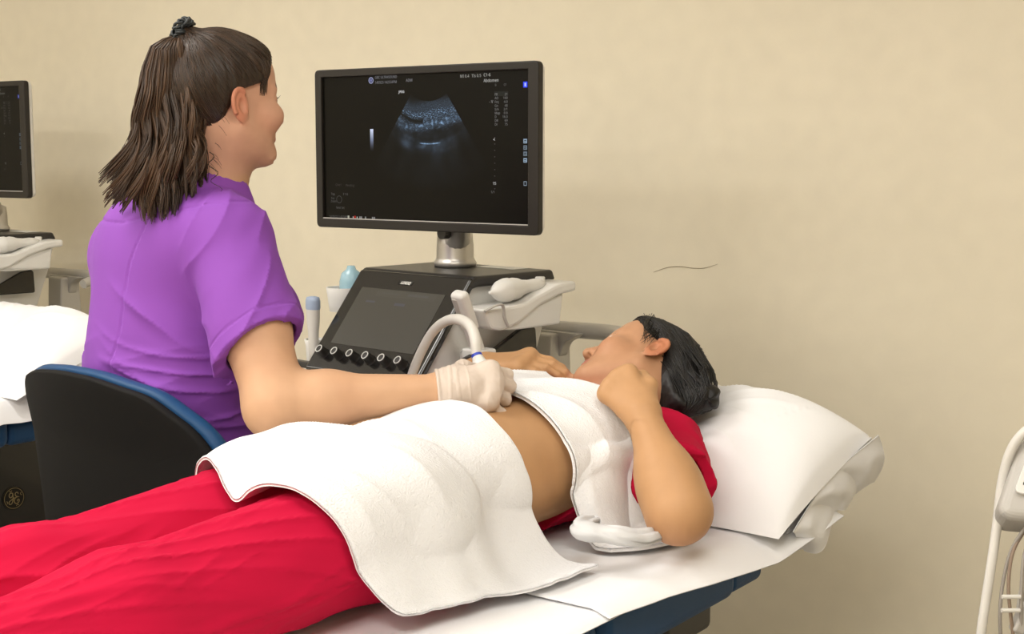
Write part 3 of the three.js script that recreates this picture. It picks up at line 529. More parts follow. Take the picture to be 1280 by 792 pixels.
function headField(h, smile = 0) {
  return (x, y, z) => {
    let [s, u, f] = hl(h, x, y, z); s = Math.abs(s);
    let d = H.cran(s, u, f);
    if (d > 0.14) return d * h.sc - 0.03;
    d = smin(d, H.face(s, u, f), 0.03); d = smin(d, H.fore(s, u, f), 0.03); d = smin(d, H.jaw(s, u, f), 0.03); d = smin(d, H.chin(s, u, f), 0.02);
    d = smin(d, H.cheek(s, u - smile * 0.4, f - smile), 0.022); d = smin(d, H.brow(s, u, f), 0.016);
    d = smax(d, -H.socket(s, u, f), 0.014); d = smin(d, H.eye(s, u, f), 0.003); d = smin(d, H.lid(s, u, f), 0.005);
    d = smin(d, H.bridge(s, u, f), 0.012); d = smin(d, H.ala(s, u, f), 0.006); d = smax(d, -H.nostril(s, u, f), 0.002);
    d = smin(d, H.upper(s, u, f), 0.007); d = smin(d, H.lower(s, u, f), 0.007); d = smax(d, -H.slit(s, u, f), 0.002);
    d = smin(d, earField(s, u, f), 0.006);
    return d * h.sc;
  };
}
function headColor(h, base, lip, brow) {
  return (x, y, z) => {
    const [s0, u, f] = hl(h, x, y, z), s = Math.abs(s0); let c = base.slice();
    const blend = (k, t) => { c = mixv(c, k, clamp(t, 0, 1)); };
    const red = [base[0] * 0.98, base[1] * 0.72, base[2] * 0.66];
    blend(red, 0.5 * Math.exp(-(Math.pow((s - 0.04) / 0.02, 2) + Math.pow((u + 0.035) / 0.022, 2))) * (f > 0.02 ? 1 : 0));   // ruddy cheek skin
    if (s > 0.068 && Math.abs(u + 0.012) < 0.04 && f < 0.015 && f > -0.05) blend([base[0] * 0.95, base[1] * 0.6, base[2] * 0.52], 0.75 * sstep(0.070, 0.082, s));
    if (f > 0.07 && s < 0.025 && u < -0.054 && u > -0.08) blend(lip, sstep(0.0, 0.35, 1 - Math.pow(s / 0.023, 2) - Math.pow((u + 0.067) / 0.0105, 2)));
    const bu = 0.023 + 0.006 * Math.sin(clamp((s - 0.012) / 0.036, 0, 1) * 2.4);
    if (f > 0.04 && s > 0.011 && s < 0.05) blend(brow, 0.9 * sstep(0.0045, 0.002, Math.abs(u - bu)));
    const de = Math.hypot(s - 0.031, (u + 0.001) * 1.7);
    if (f > 0.07 && de < 0.0115) { blend([0.75, 0.72, 0.68], sstep(0.0115, 0.009, de)); if (Math.hypot(s - 0.031, u + 0.001) < 0.0055) c = [0.06, 0.035, 0.02]; }
    if (f > 0.06 && Math.abs(u - 0.0065) < 0.0022 && s > 0.019 && s < 0.045) c = [0.03, 0.02, 0.015];
    const m = 1 + 0.10 * fbm(x * 60, y * 60, z * 60, 2); return [c[0] * m, c[1] * m, c[2] * m];
  };
}
// hand: w wrist, D finger direction, N back of the hand, T thumb side; bends in radians for each finger joint
function handPrims(w, D, N, T, bends, thumb, sc = 1, r = 1) {
  D = nrm(D); N = nrm(sub(N, D.map((c) => c * dot(N, D)))); const t0 = cross(D, N), sg = dot(t0, T) > 0 ? 1 : -1; T = t0.map((c) => c * sg);
  const L = (d, t, n) => add(add(add(w, D, d * sc), T, t * sc), N, n * sc), P = [], tips = [];
  const kn = [[0.086, 0.027], [0.09, 0.009], [0.085, -0.010], [0.076, -0.027]], ln = [[0.042, 0.026, 0.021], [0.046, 0.029, 0.022], [0.042, 0.027, 0.022], [0.033, 0.021, 0.019]];
  kn.forEach(([d, t], i) => {
    P.push([ball(L(d, t, 0.0025), 0.0118 * sc * r), 0.006]);
    P.push([cone(L(0.0, t * 0.55, -0.002), L(d, t, 0.0), 0.0165 * sc * r, 0.0122 * sc * r), 0.018]);
  });
  P.push([cone(L(0.03, 0.012, -0.008), L(0.062, 0.0, -0.008), 0.017 * sc * r, 0.016 * sc * r), 0.015]);
  const palm = union(P), F = [];
  kn.forEach(([d, t], i) => {
    let p = L(d, t, 0), a = 0; const rad = [0.0096, 0.0088, 0.0080, 0.0068].map((q) => q * sc * r * (i === 3 ? 0.88 : 1)), chain = [];
    for (let j = 0; j < 3; j++) { a += bends[i][j]; const fan = (bends[i][3] ?? 0), q = add(add(add(p, D, Math.cos(a) * ln[i][j] * sc), N, -Math.sin(a) * ln[i][j] * sc), T, fan * ln[i][j] * sc); chain.push([cone(p, q, rad[j], rad[j + 1]), 0.004]); p = q; }
    F.push(union(chain)); tips.push(p);
  });
  const tb = [L(0.022, 0.022, -0.006), ...thumb.map((q) => L(...q))], tr = [0.0165, 0.0125, 0.0105, 0.0085];
  const th = union(tb.slice(1).map((q, i) => [cone(tb[i], q, tr[i] * sc * r, tr[i + 1] * sc * r), 0.006]));
  return { tips, field: (x, y, z) => { let d = palm(x, y, z); d = smin(d, th(x, y, z), 0.012); for (const g of F) d = smin(d, g(x, y, z), 0.005); return d; }, L };
}
const skinMat = phys([1, 1, 1], 0.52, { vertexColors: true, specularIntensity: 0.6 });
function bakeParts(parts) {   // several grids of one body joined into one geometry
  let n = 0, m = 0; for (const g of parts) { n += g.attributes.position.count; m += g.index.count; }
  const P = new Float32Array(n * 3), N = new Float32Array(n * 3), C = new Float32Array(n * 3), I = new Uint32Array(m); let o = 0, k = 0;
  for (const g of parts) { P.set(g.attributes.position.array, o * 3); N.set(g.attributes.normal.array, o * 3); C.set(g.attributes.color.array, o * 3); const ix = g.index.array; for (let i = 0; i < ix.length; i++) I[k + i] = ix[i] + o; o += g.attributes.position.count; k += ix.length; }
  const g = new THREE.BufferGeometry(); g.setAttribute('position', new THREE.BufferAttribute(P, 3)); g.setAttribute('normal', new THREE.BufferAttribute(N, 3)); g.setAttribute('color', new THREE.BufferAttribute(C, 3)); g.setIndex(new THREE.BufferAttribute(I, 1)); return g;
}
const around = (pts, m) => [[0, 1, 2].map((i) => Math.min(...pts.map((p) => p[i])) - m), [0, 1, 2].map((i) => Math.max(...pts.map((p) => p[i])) + m)];
const ridge = (x) => { const a = 1 - Math.abs(x) * 2.2; return a > 0 ? a * a : 0; };

// ===== the patient on the bed =====
const pat = (() => {
  const hd = headFrame([-1.2767, 0.9038, -2.2200], dir(-0.82, 0.45, 0.35), dir(0.5, 0.38, 0.78), 0.955);
  const shL = [-1.165, 0.795, -2.085], shR = [-1.505, 0.80, -2.085], elL = [-1.0243, 0.7521, -1.8963], wrL = [-1.1209, 0.8848, -1.9505], elR = [-1.68, 0.79, -1.89], wrR = [-1.5090, 0.9141, -2.0561];
  const hipL = [-1.285, 0.772, -1.50], knL = [-1.305, 0.757, -1.05], anL = [-1.315, 0.738, -0.66], hipR = [-1.472, 0.765, -1.50], knR = [-1.485, 0.757, -1.05], anR = [-1.49, 0.738, -0.66];
  const lh = handPrims(wrL, sub([-1.1889, 0.9307, -1.9760], wrL), dir(-0.15, 0.5, -0.85), dir(0.6, 0.6, 0.2), [[0.9, 1.4, 0.7], [1.0, 1.4, 0.7], [1.1, 1.4, 0.7], [1.2, 1.4, 0.7]], [[0.05, 0.045, -0.012], [0.082, 0.047, -0.025], [0.102, 0.035, -0.035]], 0.92, 1.08);
  const rh = handPrims(wrR, sub([-1.4198, 0.9302, -2.0823], wrR), [0.05, 1, 0.25], dir(0.3, 0, 1), [[0.35, 0.35, 0.25, -0.08], [0.38, 0.35, 0.25, 0], [0.4, 0.35, 0.25, 0.05], [0.45, 0.35, 0.25, 0.1]], [[0.05, 0.05, -0.012], [0.08, 0.058, -0.02], [0.1, 0.058, -0.026]], 0.92, 1);
  const leg = (h, k, a) => { const foot = add(a, [0, 0.01, 0.06]); return [[cone(h, k, 0.085, 0.062), 0.04], [cone(k, a, 0.06, 0.042), 0.03], [cone(add(k, [0, 0, 0.09]), add(k, [0, -0.012, 0.2]), 0.054, 0.05), 0.03], [cone(add(a, [0, -0.012, 0.0]), foot, 0.038, 0.036), 0.03], [cone(foot, add(a, [0, 0.16, 0.09]), 0.036, 0.024), 0.03]]; };
  const torso = union([[ell([-1.375, 0.765, -1.55], [0.172, 0.092, 0.16]), 0], [ell([-1.362, 0.785, -1.78], [0.160, 0.107, 0.22]), 0.06], [ell([-1.345, 0.79, -1.99], [0.168, 0.102, 0.17]), 0.06], [cone(shL, shR, 0.062, 0.062), 0.06],
    [ell([-1.265, 0.838, -1.99], [0.075, 0.05, 0.075]), 0.04], [ell([-1.42, 0.838, -1.99], [0.075, 0.05, 0.075]), 0.04]]);
  const head = headField(hd), neck = cone([-1.33, 0.815, -2.11], hp(hd, 0, -0.05, -0.025), 0.058, 0.052);
  const arms = union([[cone(shL, elL, 0.052, 0.046), 0], [cone(elL, mixv(elL, wrL, 0.35), 0.048, 0.043), 0.03], [cone(mixv(elL, wrL, 0.3), wrL, 0.043, 0.0255), 0.03], [cone(shR, elR, 0.05, 0.044), 0.0], [cone(elR, wrR, 0.044, 0.026), 0.03]]);
  const legs = union([...leg(hipL, knL, anL), ...leg(hipR, knR, anR)]);
  const inLeg = (x, y, z) => z > -1.75 ? legs(x, y, z) : 1;
  const handL = lh.field, handR = rh.field;
  const navel = [-1.355, 0.893, -1.76];
  const body = (x, y, z) => {
    let d = torso(x, y, z); d = smax(d, -(Math.hypot(x - navel[0], (y - navel[1]) * 0.8, z - navel[2]) - 0.006), 0.012);
    d = smin(d, inLeg(x, y, z), 0.05); d = smin(d, neck(x, y, z), 0.03);
    d = smin(d, arms(x, y, z), 0.022);
    if (z < -1.95) d = smin(d, head(x, y, z), 0.018);
    d = smin(d, handL(x, y, z), 0.012); d = smin(d, handR(x, y, z), 0.012);
    return d;
  };
  const base = [0.50, 0.28, 0.135];
  const hc = headColor(hd, [0.51, 0.275, 0.155], [0.42, 0.15, 0.11], [0.05, 0.03, 0.02]);
  const col = (x, y, z) => {
    const q = hl(hd, x, y, z); if (Math.hypot(...q) < 0.15 && q[1] > -0.13) return hc(x, y, z);
    let c = base.slice(); const dl = Math.hypot(x - elL[0], y - elL[1] + 0.02, z - elL[2]);
    c = mixv(c, [0.55, 0.24, 0.14], 0.55 * sstep(0.07, 0.02, dl));
    const m = 1 + 0.08 * fbm(x * 40, y * 40, z * 40, 3); return [c[0] * m, c[1] * m, c[2] * m];
  };
  return { hd, shL, shR, elL, wrL, elR, wrR, hipL, knL, anL, hipR, knR, anR, body, torso, legs, arms, col, lh, rh, head };
})();
const patient = thing('person', 'patient in pink top and trousers lying on back under white towels', 'person');
// clothing fields
const pantsField = (() => {
  const b = pat, thigh = (h, k, a, s) => [[cone(h, k, 0.094, 0.071), 0.05], [cone(k, a, 0.071, 0.060), 0.04]];
  const base = union([[ell([-1.375, 0.765, -1.54], [0.186, 0.10, 0.15]), 0.0], ...thigh(b.hipL, b.knL, b.anL), ...thigh(b.hipR, b.knR, b.anR)]);
  pat.pantsSmooth = (x, y, z) => base(x, y, z) - 0.007;
  return (x, y, z) => {
    let d = base(x, y, z); if (d > 0.05 || d < -0.05) return d;
    const left = x > -1.38 ? 1 : 0, cx = left ? -1.295 : -1.482, a = Math.atan2(x - cx, y - 0.78);
    // folds running across the leg, loose cloth sagging towards the bed
    const w1 = noise(z * 5 + a * 1.3 + left * 5, a * 0.7 + z * 1.5, left * 3.1), w2 = noise(z * 9 - a * 2.0, a * 1.2 + 4, 7 + left);
    d -= 0.0045 * ridge(w1 * 1.3) + 0.002 * ridge(w2 * 1.4) * sstep(0, 0.4, noise(z * 3, a, 2) + 0.2);
    d -= 0.004 * fbm(z * 7, a * 1.5, 5 + left, 2);
    const seam = Math.abs((y - 0.742 - 0.01 * Math.sin(z * 7)) * 1) ; if (left && x > -1.27) d += 0.0028 * sstep(0.004, 0.001, seam) - 0.002 * sstep(0.014, 0.004, Math.abs(y - 0.748 - 0.01 * Math.sin(z * 7)));
    d = smax(d, 0.672 - y, 0.01);
    return Math.max(d, -1.64 - z, z + 0.68);
  };
})();
const shirtField = (() => {
  const { shL, elL, shR, elR } = pat;
  const slL = mixv(shL, elL, 0.55), slR = mixv(shR, elR, 0.6), axL = nrm(sub(elL, shL)), axR = nrm(sub(elR, shR));
  const off = add(RT.map((c) => c * 0.008), FW, 0.008), sl = cone(add(add(shL, axL, -0.01), off), add(add(slL, axL, 0.04), off), 0.062, 0.067), sr = cone(shR, add(slR, axR, 0.04), 0.062, 0.066);
  pat.sleeveSmooth = (x, y, z) => Math.max(sl(x, y, z), dot(sub([x, y, z], slL), axL));
  return (x, y, z) => {
    let d = pat.torso(x, y, z) - 0.009;
    const a = Math.max(sl(x, y, z), dot(sub([x, y, z], slL), axL)), b = Math.max(sr(x, y, z), dot(sub([x, y, z], slR), axR));
    let s = smin(d, a, 0.02); s = smin(s, b, 0.02);
    if (s > 0.05 || s < -0.05) return s;
    s -= 0.004 * fbm(x * 16, y * 22, z * 14, 2) + 0.005 * ridge(noise(x * 13 + z * 7, y * 12, z * 9) * 1.6);
    s = Math.max(s, z + 1.93 - clamp((0.745 - y) * 0.9, -0.02, 0.05));
    s = Math.max(s, -(Math.hypot(x + 1.325, (y - 0.84) * 0.9, z + 2.17) - 0.085));
    // open sleeve end round the arm
    const q = sub([x, y, z], slL), t = dot(q, axL); if (t > -0.02) s = Math.max(s, -(pat.arms(x, y, z) - 0.005));
    return s;
  };
})();
{
  const p = pat, parts = [];
  parts.push(nets(p.body, [-1.76, 0.655, -2.1], [-0.95, 1.0, -1.42], 0.008, p.col));
  const clipTo = (f, t) => (x, y, z) => Math.max(f(x, y, z), t(x, y, z));
  parts.push(nets(clipTo(p.body, (x, y, z) => -1.437 - z), [-1.76, 0.655, -1.47], [-0.95, 1.0, -0.42], 0.011, p.col));
  const hlo = around([p.hd.o], 0.15); hlo[1][2] = -2.09; parts.push(nets(p.body, [-1.6, 0.68, -2.40], [-1.05, 1.06, -2.094], 0.0038, p.col));
  const bodyGeo = bakeParts(parts);
  const [a0, a1] = around([p.wrL, ...p.lh.tips, p.lh.L(0.09, 0.03, 0)], 0.03), [b0, b1] = around([p.wrR, ...p.rh.tips, p.rh.L(0.09, 0.03, 0)], 0.03);
  const fine = bakeParts([bodyGeo, nets((x, y, z) => p.body(x, y, z) - 0.0002, a0, a1, 0.003, p.col), nets((x, y, z) => p.body(x, y, z) - 0.0002, b0, b1, 0.003, p.col)]);
  mesh('body', fine, skinMat, patient);
  const pink = phys([0.50, 0.006, 0.042], 0.9, { specularIntensity: 0.25 });
  mesh('trousers', nets(pantsField, [-1.62, 0.66, -1.7], [-1.15, 0.93, -0.66], 0.0055), pink, patient);
  mesh('top', nets(shirtField, [-1.72, 0.66, -2.22], [-0.98, 0.97, -1.78], 0.0055), pink, patient);
}
// hair: a cap over the skull with strands laid on it
function hairCap(h, limit, thick, knot, rel) {   // limit(u) -> how far forward the hair reaches at that height
  return (x, y, z) => {
    const [s, u, f] = hl(h, x, y, z);
    let d = H.cran(s, u, f) - thick; d = smin(d, H.fore(Math.abs(s), u, f) - thick * 0.55, 0.03);
    const m = (f - limit(u, s)) * 0.75; d = smax(d, m, 0.014);
    if (d > 0.03 || d < -0.03) return d * h.sc;
    const k = knot, q = [s - k[0], u - k[1], f - k[2]], a = Math.atan2(q[0], rel ? q[2] : q[1]), r = Math.hypot(...q);
    d -= 0.0014 * noise(a * 22, r * 9, 1) + 0.0009 * noise(a * 55, r * 14, 4);
    return d * h.sc;
  };
}
function strandTubes(list, radial, seg) { return list.map(([pts, r]) => sweep(pts, r, radial, seg, 1, false)); }
function tinted(geos, pick) {   // one colour for each strand
  const parts = geos.map((g) => { const c = pick(), n = g.attributes.position.count, C = new Float32Array(n * 3); for (let i = 0; i < n; i++) { C[i * 3] = c[0]; C[i * 3 + 1] = c[1]; C[i * 3 + 2] = c[2]; } g.setAttribute('color', new THREE.BufferAttribute(C, 3)); return g; });
  return bakeParts(parts);
}
function overSkull(h, field, dirA, knot, n = 9, lift = 0.001) {   // path on the hair cap from a direction to the knot
  const a = nrm(dirA), b = nrm(knot), out = [];
  for (let i = 0; i <= n; i++) { const d = nrm(mixv(a, b, i / n)); let r = 0.16; for (let k = 0; k < 24; k++) { const p = hp(h, d[0] * r, d[1] * r, d[2] * r); const v = field(...p); if (v < lift) break; r -= Math.max(v * 0.8, 0.0006) / h.sc; } out.push(hp(h, d[0] * r, d[1] * r, d[2] * r)); }
  return out;
}
const hairMat = (r) => phys([1, 1, 1], r, { vertexColors: true, specularIntensity: 0.8 });
{
  const h = pat.hd, lim = (u, s) => { const L = [[-0.14, -0.09], [-0.1, -0.07], [-0.07, -0.062], [-0.03, -0.045], [0.0, -0.032], [0.018, 0.008], [0.03, 0.036], [0.06, 0.064], [0.085, 0.082], [0.16, 0.1]]; for (let i = 1; i < L.length; i++) if (u < L[i][0]) return lerp(L[i - 1][1], L[i][1], clamp((u - L[i - 1][0]) / (L[i][0] - L[i - 1][0]), 0, 1)); return 0.1; };
  const knot = [-0.02, -0.075, -0.125], cap = hairCap(h, lim, 0.0085, knot, false);
  const bun = [-1.1408, 0.8738, -2.2057], bun2 = [-1.1796, 0.8639, -2.1783];
  const bunF = (x, y, z) => { let d = smin(cone([-1.2255, 0.8996, -2.2317], bun2, 0.048, 0.03)(x, y, z), cone(bun2, bun, 0.022, 0.026)(x, y, z), 0.008); const q = sub([x, y, z], bun); const a = Math.atan2(q[1], q[0] * RT[0] + q[2] * RT[2]); return d - 0.0022 * Math.sin(a * 5 + Math.hypot(...q) * 190) - 0.001 * noise(x * 120, y * 160, z * 120); };
  const all = (x, y, z) => smin(cap(x, y, z), bunF(x, y, z), 0.02);
  const black = (x, y, z) => { const m = 0.8 + 0.5 * noise(x * 90, y * 60, z * 90); return [0.006 * m, 0.0052 * m, 0.005 * m]; };
  const [lo, hi] = around([h.o, bun], 0.13);
  const hair = mesh('hair', nets(all, lo, hi, 0.0035, black), hairMat(0.5), patient);
  const list = [];
  for (let i = 0; i < 420; i++) {
    const s = rr(-1.0, 0.5), u = rr(-0.2, 1.2), f0 = lim(u * 0.1, 0) / 0.1, f = Math.min(f0 - rr(0, 0.5), 1.0);
    const pts = overSkull(h, all, [s, u, f], [knot[0] * 8 + rr(-0.1, 0.1), knot[1] * 8 + rr(-0.15, 0.15), knot[2] * 8], 8, 0.0012);
    list.push([pts, [0.0004, 0.0009, 0.0010, 0.0009]]);
  }
  for (let i = 0; i < 26; i++) {   // wisps in front of and over the ear
    const a = hp(h, -0.066 + rr(-0.003, 0.003), 0.075 + rr(-0.012, 0.012), 0.03 + rr(-0.02, 0.035)), b = hp(h, -0.081, 0.03 + rr(-0.012, 0.012), 0.02 + rr(-0.014, 0.018)), c = hp(h, -0.084 + rr(-0.002, 0.002), -0.008 + rr(-0.02, 0.01), 0.012 + rr(-0.012, 0.012));
    list.push([[a, b, c], [0.0005, 0.0006, 0.0003]]);
  }
  mesh('hair_strands', tinted(strandTubes(list, 5, 14), () => { const m = rr(0.6, 1.7); return [0.0075 * m, 0.0065 * m, 0.006 * m]; }), hairMat(0.33), hair);
}

// ===== the sonographer =====
const son = (() => {
  const hd = headFrame([-1.8199, 1.3872, -1.7328], dir(0.80, 0.0, 0.60), dir(-0.03, 1, 0.02), 0.925);
  const F = dir(0.76, 0, 0.65), R = dir(0.65, 0, -0.76);
  const NB = [-1.8722, 1.2311, -1.7082], chest = [-1.9231, 1.0757, -1.7028], belly = [-1.9273, 0.9060, -1.6876], pel = [-1.9534, 0.7326, -1.6692];
  const shR = [-1.7483, 1.1506, -1.6610], elR = [-1.5802, 0.9048, -1.5959], wrR = [-1.3912, 0.9219, -1.7721], shL = [-2.0716, 1.1131, -1.7327];
  const elL = add(add(shL, [0, -0.27, 0]), F, 0.12), wrL = add(add(elL, F, 0.22), [0, -0.08, 0], 1);
  const hipR = add(pel, R, 0.09), hipL = add(pel, R, -0.09), knR = add(add(hipR, [0.02, 0, -1], 0.38), [0, -0.06, 0]), knL = add(add(hipL, [-0.12, 0, -1], 0.37), [0, -0.06, 0]);
  const anR = add(knR, [0, -0.36, 0.18]), anL = add(knL, [0, -0.36, 0.18]);
  const torso = union([[ell(chest, [0.168, 0.17, 0.122], R, [0, 1, 0], F), 0], [ell(belly, [0.165, 0.16, 0.132], R, [0, 1, 0], F), 0.07], [ell(pel, [0.185, 0.14, 0.145], R, [0, 1, 0], F), 0.07],
    [cone(shL, shR, 0.058, 0.058), 0.07], [cone(add(shL, R, 0.06), NB, 0.05, 0.055), 0.05], [cone(add(shR, R, -0.06), NB, 0.05, 0.055), 0.05],
    [ell(add(add(add(chest, F, 0.105), R, 0.078), [0, -0.065, 0]), [0.078, 0.075, 0.072], R, [0, 1, 0], F), 0.04], [ell(add(add(add(chest, F, 0.105), R, -0.078), [0, -0.065, 0]), [0.078, 0.075, 0.072], R, [0, 1, 0], F), 0.04]]);
  const neck = union([[cone(NB, hp(hd, 0, -0.05, -0.022), 0.058, 0.054), 0], [cone(add(NB, F, 0.03), hp(hd, 0, -0.075, 0.0), 0.05, 0.047), 0.03]]);
  const head = headField(hd, 0.009);
  const rh = handPrims(wrR, sub([-1.3270, 0.9264, -1.8320], wrR), dir(-0.05, 0.45, -0.9), dir(0, 1, 0.4), [[0.75, 1.35, 0.6, 0.0], [0.85, 1.35, 0.6, -0.02], [0.95, 1.2, 0.6, -0.1], [0.8, 0.9, 0.5, -0.45]], [[0.045, 0.044, -0.03], [0.072, 0.044, -0.05], [0.094, 0.03, -0.055]], 0.97, 0.98);
  const lhd = handPrims(wrL, add(F, [0, -0.3, 0]), [0, 1, 0.1], R, [[0.3, 0.4, 0.2], [0.3, 0.4, 0.2], [0.35, 0.4, 0.2], [0.4, 0.4, 0.2]], [[0.05, 0.045, -0.01], [0.08, 0.055, -0.016], [0.1, 0.055, -0.02]], 0.95, 1);
  const arms = union([[cone(shR, mixv(shR, elR, 0.55), 0.060, 0.056), 0], [cone(mixv(shR, elR, 0.5), elR, 0.056, 0.047), 0.02], [cone(elR, mixv(elR, wrR, 0.3), 0.045, 0.042), 0.03], [cone(mixv(elR, wrR, 0.3), wrR, 0.042, 0.0245), 0.03], [ball(add(elR, dir(-0.3, -0.8, 0), 0.012), 0.036), 0.03], [cone(shL, elL, 0.056, 0.045), 0], [cone(elL, wrL, 0.044, 0.026), 0.03]]);
  const legs = union([[cone(hipR, knR, 0.085, 0.062), 0], [cone(knR, anR, 0.058, 0.042), 0.03], [cone(hipL, knL, 0.085, 0.062), 0], [cone(knL, anL, 0.058, 0.042), 0.03], [cone(add(anR, [0, -0.04, 0.02]), add(anR, [0.01, -0.06, -0.15]), 0.036, 0.028), 0.03], [cone(add(anL, [0, -0.04, 0.02]), add(anL, [-0.02, -0.06, -0.15]), 0.036, 0.028), 0.03]]);
  const body = (x, y, z) => { let d = torso(x, y, z); d = smin(d, neck(x, y, z), 0.04); d = smin(d, arms(x, y, z), 0.03); if (y < 0.9) d = smin(d, legs(x, y, z), 0.05); if (y > 1.1) d = smin(d, head(x, y, z), 0.022); d = smin(d, rh.field(x, y, z) + 0.0012, 0.012); d = smin(d, lhd.field(x, y, z), 0.012); return d; };
  const base = [0.56, 0.335, 0.20], hc = headColor(hd, [0.56, 0.315, 0.21], [0.5, 0.18, 0.15], [0.09, 0.05, 0.03]);
  const col = (x, y, z) => {
    const q = hl(hd, x, y, z); if (Math.hypot(...q) < 0.15 && q[1] > -0.14) return hc(x, y, z);
    let c = base.slice(); const m = 1 + 0.08 * fbm(x * 42, y * 42, z * 42, 3); c = mixv(c, [0.55, 0.275, 0.165], 0.5 * clamp(fbm(x * 12, y * 12, z * 12, 2) + 0.1, 0, 1)); return [c[0] * m, c[1] * m, c[2] * m];
  };
  return { hd, F, R, NB, chest, belly, pel, shR, elR, wrR, shL, elL, wrL, hipR, hipL, knR, knL, anR, anL, torso, neck, arms, legs, body, col, rh, lhd, head };
})();
const sonographer = thing('person', 'seated woman in purple scrub top with brown ponytail holding the probe', 'person');
{
  const p = son, parts = [];
  parts.push(nets(p.body, [-2.35, 0.42, -2.14], [-1.30, 1.305, -1.36], 0.010, p.col));
  parts.push(nets((x, y, z) => Math.max(p.body(x, y, z), y - 0.44), [-2.25, 0.0, -2.3], [-1.5, 0.46, -1.5], 0.012, p.col));
  const lo = [p.hd.o[0] - 0.16, 1.285, p.hd.o[2] - 0.16], hi = [p.hd.o[0] + 0.17, 1.56, p.hd.o[2] + 0.16];
  parts.push(nets(p.body, lo, hi, 0.0032, p.col));
  const [c0, c1] = around([p.elR, p.wrR, p.shR], 0.075); parts.push(nets((x, y, z) => p.body(x, y, z) - 0.0003, c0, c1, 0.0055, p.col));
  const [b0, b1] = around([p.wrL, ...p.lhd.tips, p.lhd.L(0.09, 0.03, 0)], 0.03); parts.push(nets((x, y, z) => p.body(x, y, z) - 0.0006, b0, b1, 0.0035, p.col));
  mesh('body', bakeParts(parts), skinMat, sonographer);
}
const scrubs = phys([0.225, 0.054, 0.385], 0.8, { sheen: 0.3, sheenColor: new THREE.Color().setRGB(0.6, 0.3, 0.9), sheenRoughness: 0.5 });
const scrubField = (() => {
  const { shR, elR, shL, elL, F, R, NB, chest, belly, pel } = son;
  const axR = nrm(sub(elR, shR)), axL = nrm(sub(elL, shL)), eR = mixv(shR, elR, 0.66), eL = mixv(shL, elL, 0.66);
  const sR = cone(add(shR, axR, -0.01), add(eR, axR, 0.04), 0.074, 0.080), sL = cone(shL, add(eL, axL, 0.04), 0.072, 0.072);
  const hemN = nrm(add(axR, dir(0.2, 0.0, 0), 0.25));
  return (x, y, z) => {
    let d = son.torso(x, y, z) - 0.012;
    const p = [x, y, z], a = Math.max(sR(x, y, z), dot(sub(p, eR), hemN)), b = Math.max(sL(x, y, z), dot(sub(p, eL), axL));
    let s = smin(d, a, 0.022); s = smin(s, b, 0.03);
    if (s > 0.05 || s < -0.05) return s;
    const q = sub(p, chest), r = dot(q, R), f = dot(q, F), t = dot(sub(p, shR), axR), h = y - chest[1];
    const onSleeve = sstep(0.02, -0.012, a - d);
    // cloth folds: pulls from the armpit, gathers at the waist
    const low = sstep(-0.05, -0.16, h);
    d = s; s -= 0.0055 * fbm(r * 9, h * 7 + r * 4, f * 8, 2) * (1 - 0.5 * onSleeve);
    s -= 0.0065 * low * ridge(noise(h * 26 + r * 5, r * 3, f * 4) * 1.5) + 0.004 * low * ridge(noise(h * 14 - r * 6, r * 2 + 3, f * 3) * 1.4);
    s -= 0.0055 * (1 - onSleeve) * ridge(noise((h + r * 0.9) * 9, (h - r) * 3, f * 4 + 2) * 1.0) * sstep(-0.02, 0.12, r);
    s -= onSleeve * (0.0045 * ridge(noise(t * 9 + f * 11, r * 5, 9) * 1.6) + 0.003 * fbm(t * 14, f * 12, r * 9, 2));
    // seams: back panel, sleeve head, hem stitching
    const hz = dot(sub(p, eR), hemN); s += 0.0016 * onSleeve * sstep(0.0035, 0.001, Math.abs(hz + 0.026));
    if (f < 0.03) { s += 0.0022 * sstep(0.004, 0.001, Math.abs(r - 0.062 - 0.02 * sstep(0.0, 0.12, h) - 0.1 * low * h)); s += 0.0018 * (h > 0.06 ? sstep(0.004, 0.001, Math.abs(h - 0.105 - 0.2 * Math.max(0, r - 0.02))) : 0); }
    s += 0.003 * sstep(0.007, 0.002, Math.abs(a - d) + 0.0) * (r > 0.08 ? 1 : 0);
    // neck opening, standing a little off the neck
    s = Math.max(s, -(son.neck(x, y, z) - 0.004));
    const nq = sub(p, NB); s = Math.max(s, dot(nq, nrm(add([0, 1, 0], F, 0.45))) - 0.062);
    s = Math.max(s, -(y - pel[1] + 0.12));
    if (hz > -0.018) s = Math.max(s, -(son.arms(x, y, z) - 0.004));
    return s;
  };
})();
mesh('scrub_top', nets(scrubField, [-2.32, 0.55, -2.0], [-1.5, 1.33, -1.38], 0.0045), scrubs, sonographer);
mesh('scrub_trousers', nets((x, y, z) => { let d = Math.min(son.legs(x, y, z) - 0.016, ell(son.pel, [0.19, 0.12, 0.15], son.R, [0, 1, 0], son.F)(x, y, z)); d -= 0.004 * fbm(x * 14, y * 12, z * 14, 2); return Math.max(d, y - son.pel[1] - 0.05, son.anR[1] + 0.04 - y); }, [-2.25, 0.1, -2.3], [-1.5, 0.85, -1.4], 0.009), scrubs, sonographer);
for (const [a, s] of [[son.anR, 0.01], [son.anL, -0.02]]) mesh('shoe', nets((x, y, z) => Math.max(union([[cone(add(a, [0, -0.045, 0.035]), add(a, [s, -0.065, -0.17]), 0.046, 0.038), 0], [cone(add(a, [0, -0.03, 0.02]), add(a, [0, 0.0, 0.0]), 0.045, 0.048), 0.02]])(x, y, z), a[1] - 0.1 - y), add(a, [-0.09, -0.12, -0.24]), add(a, [0.09, 0.05, 0.1]), 0.006), M.blackSoft, sonographer);
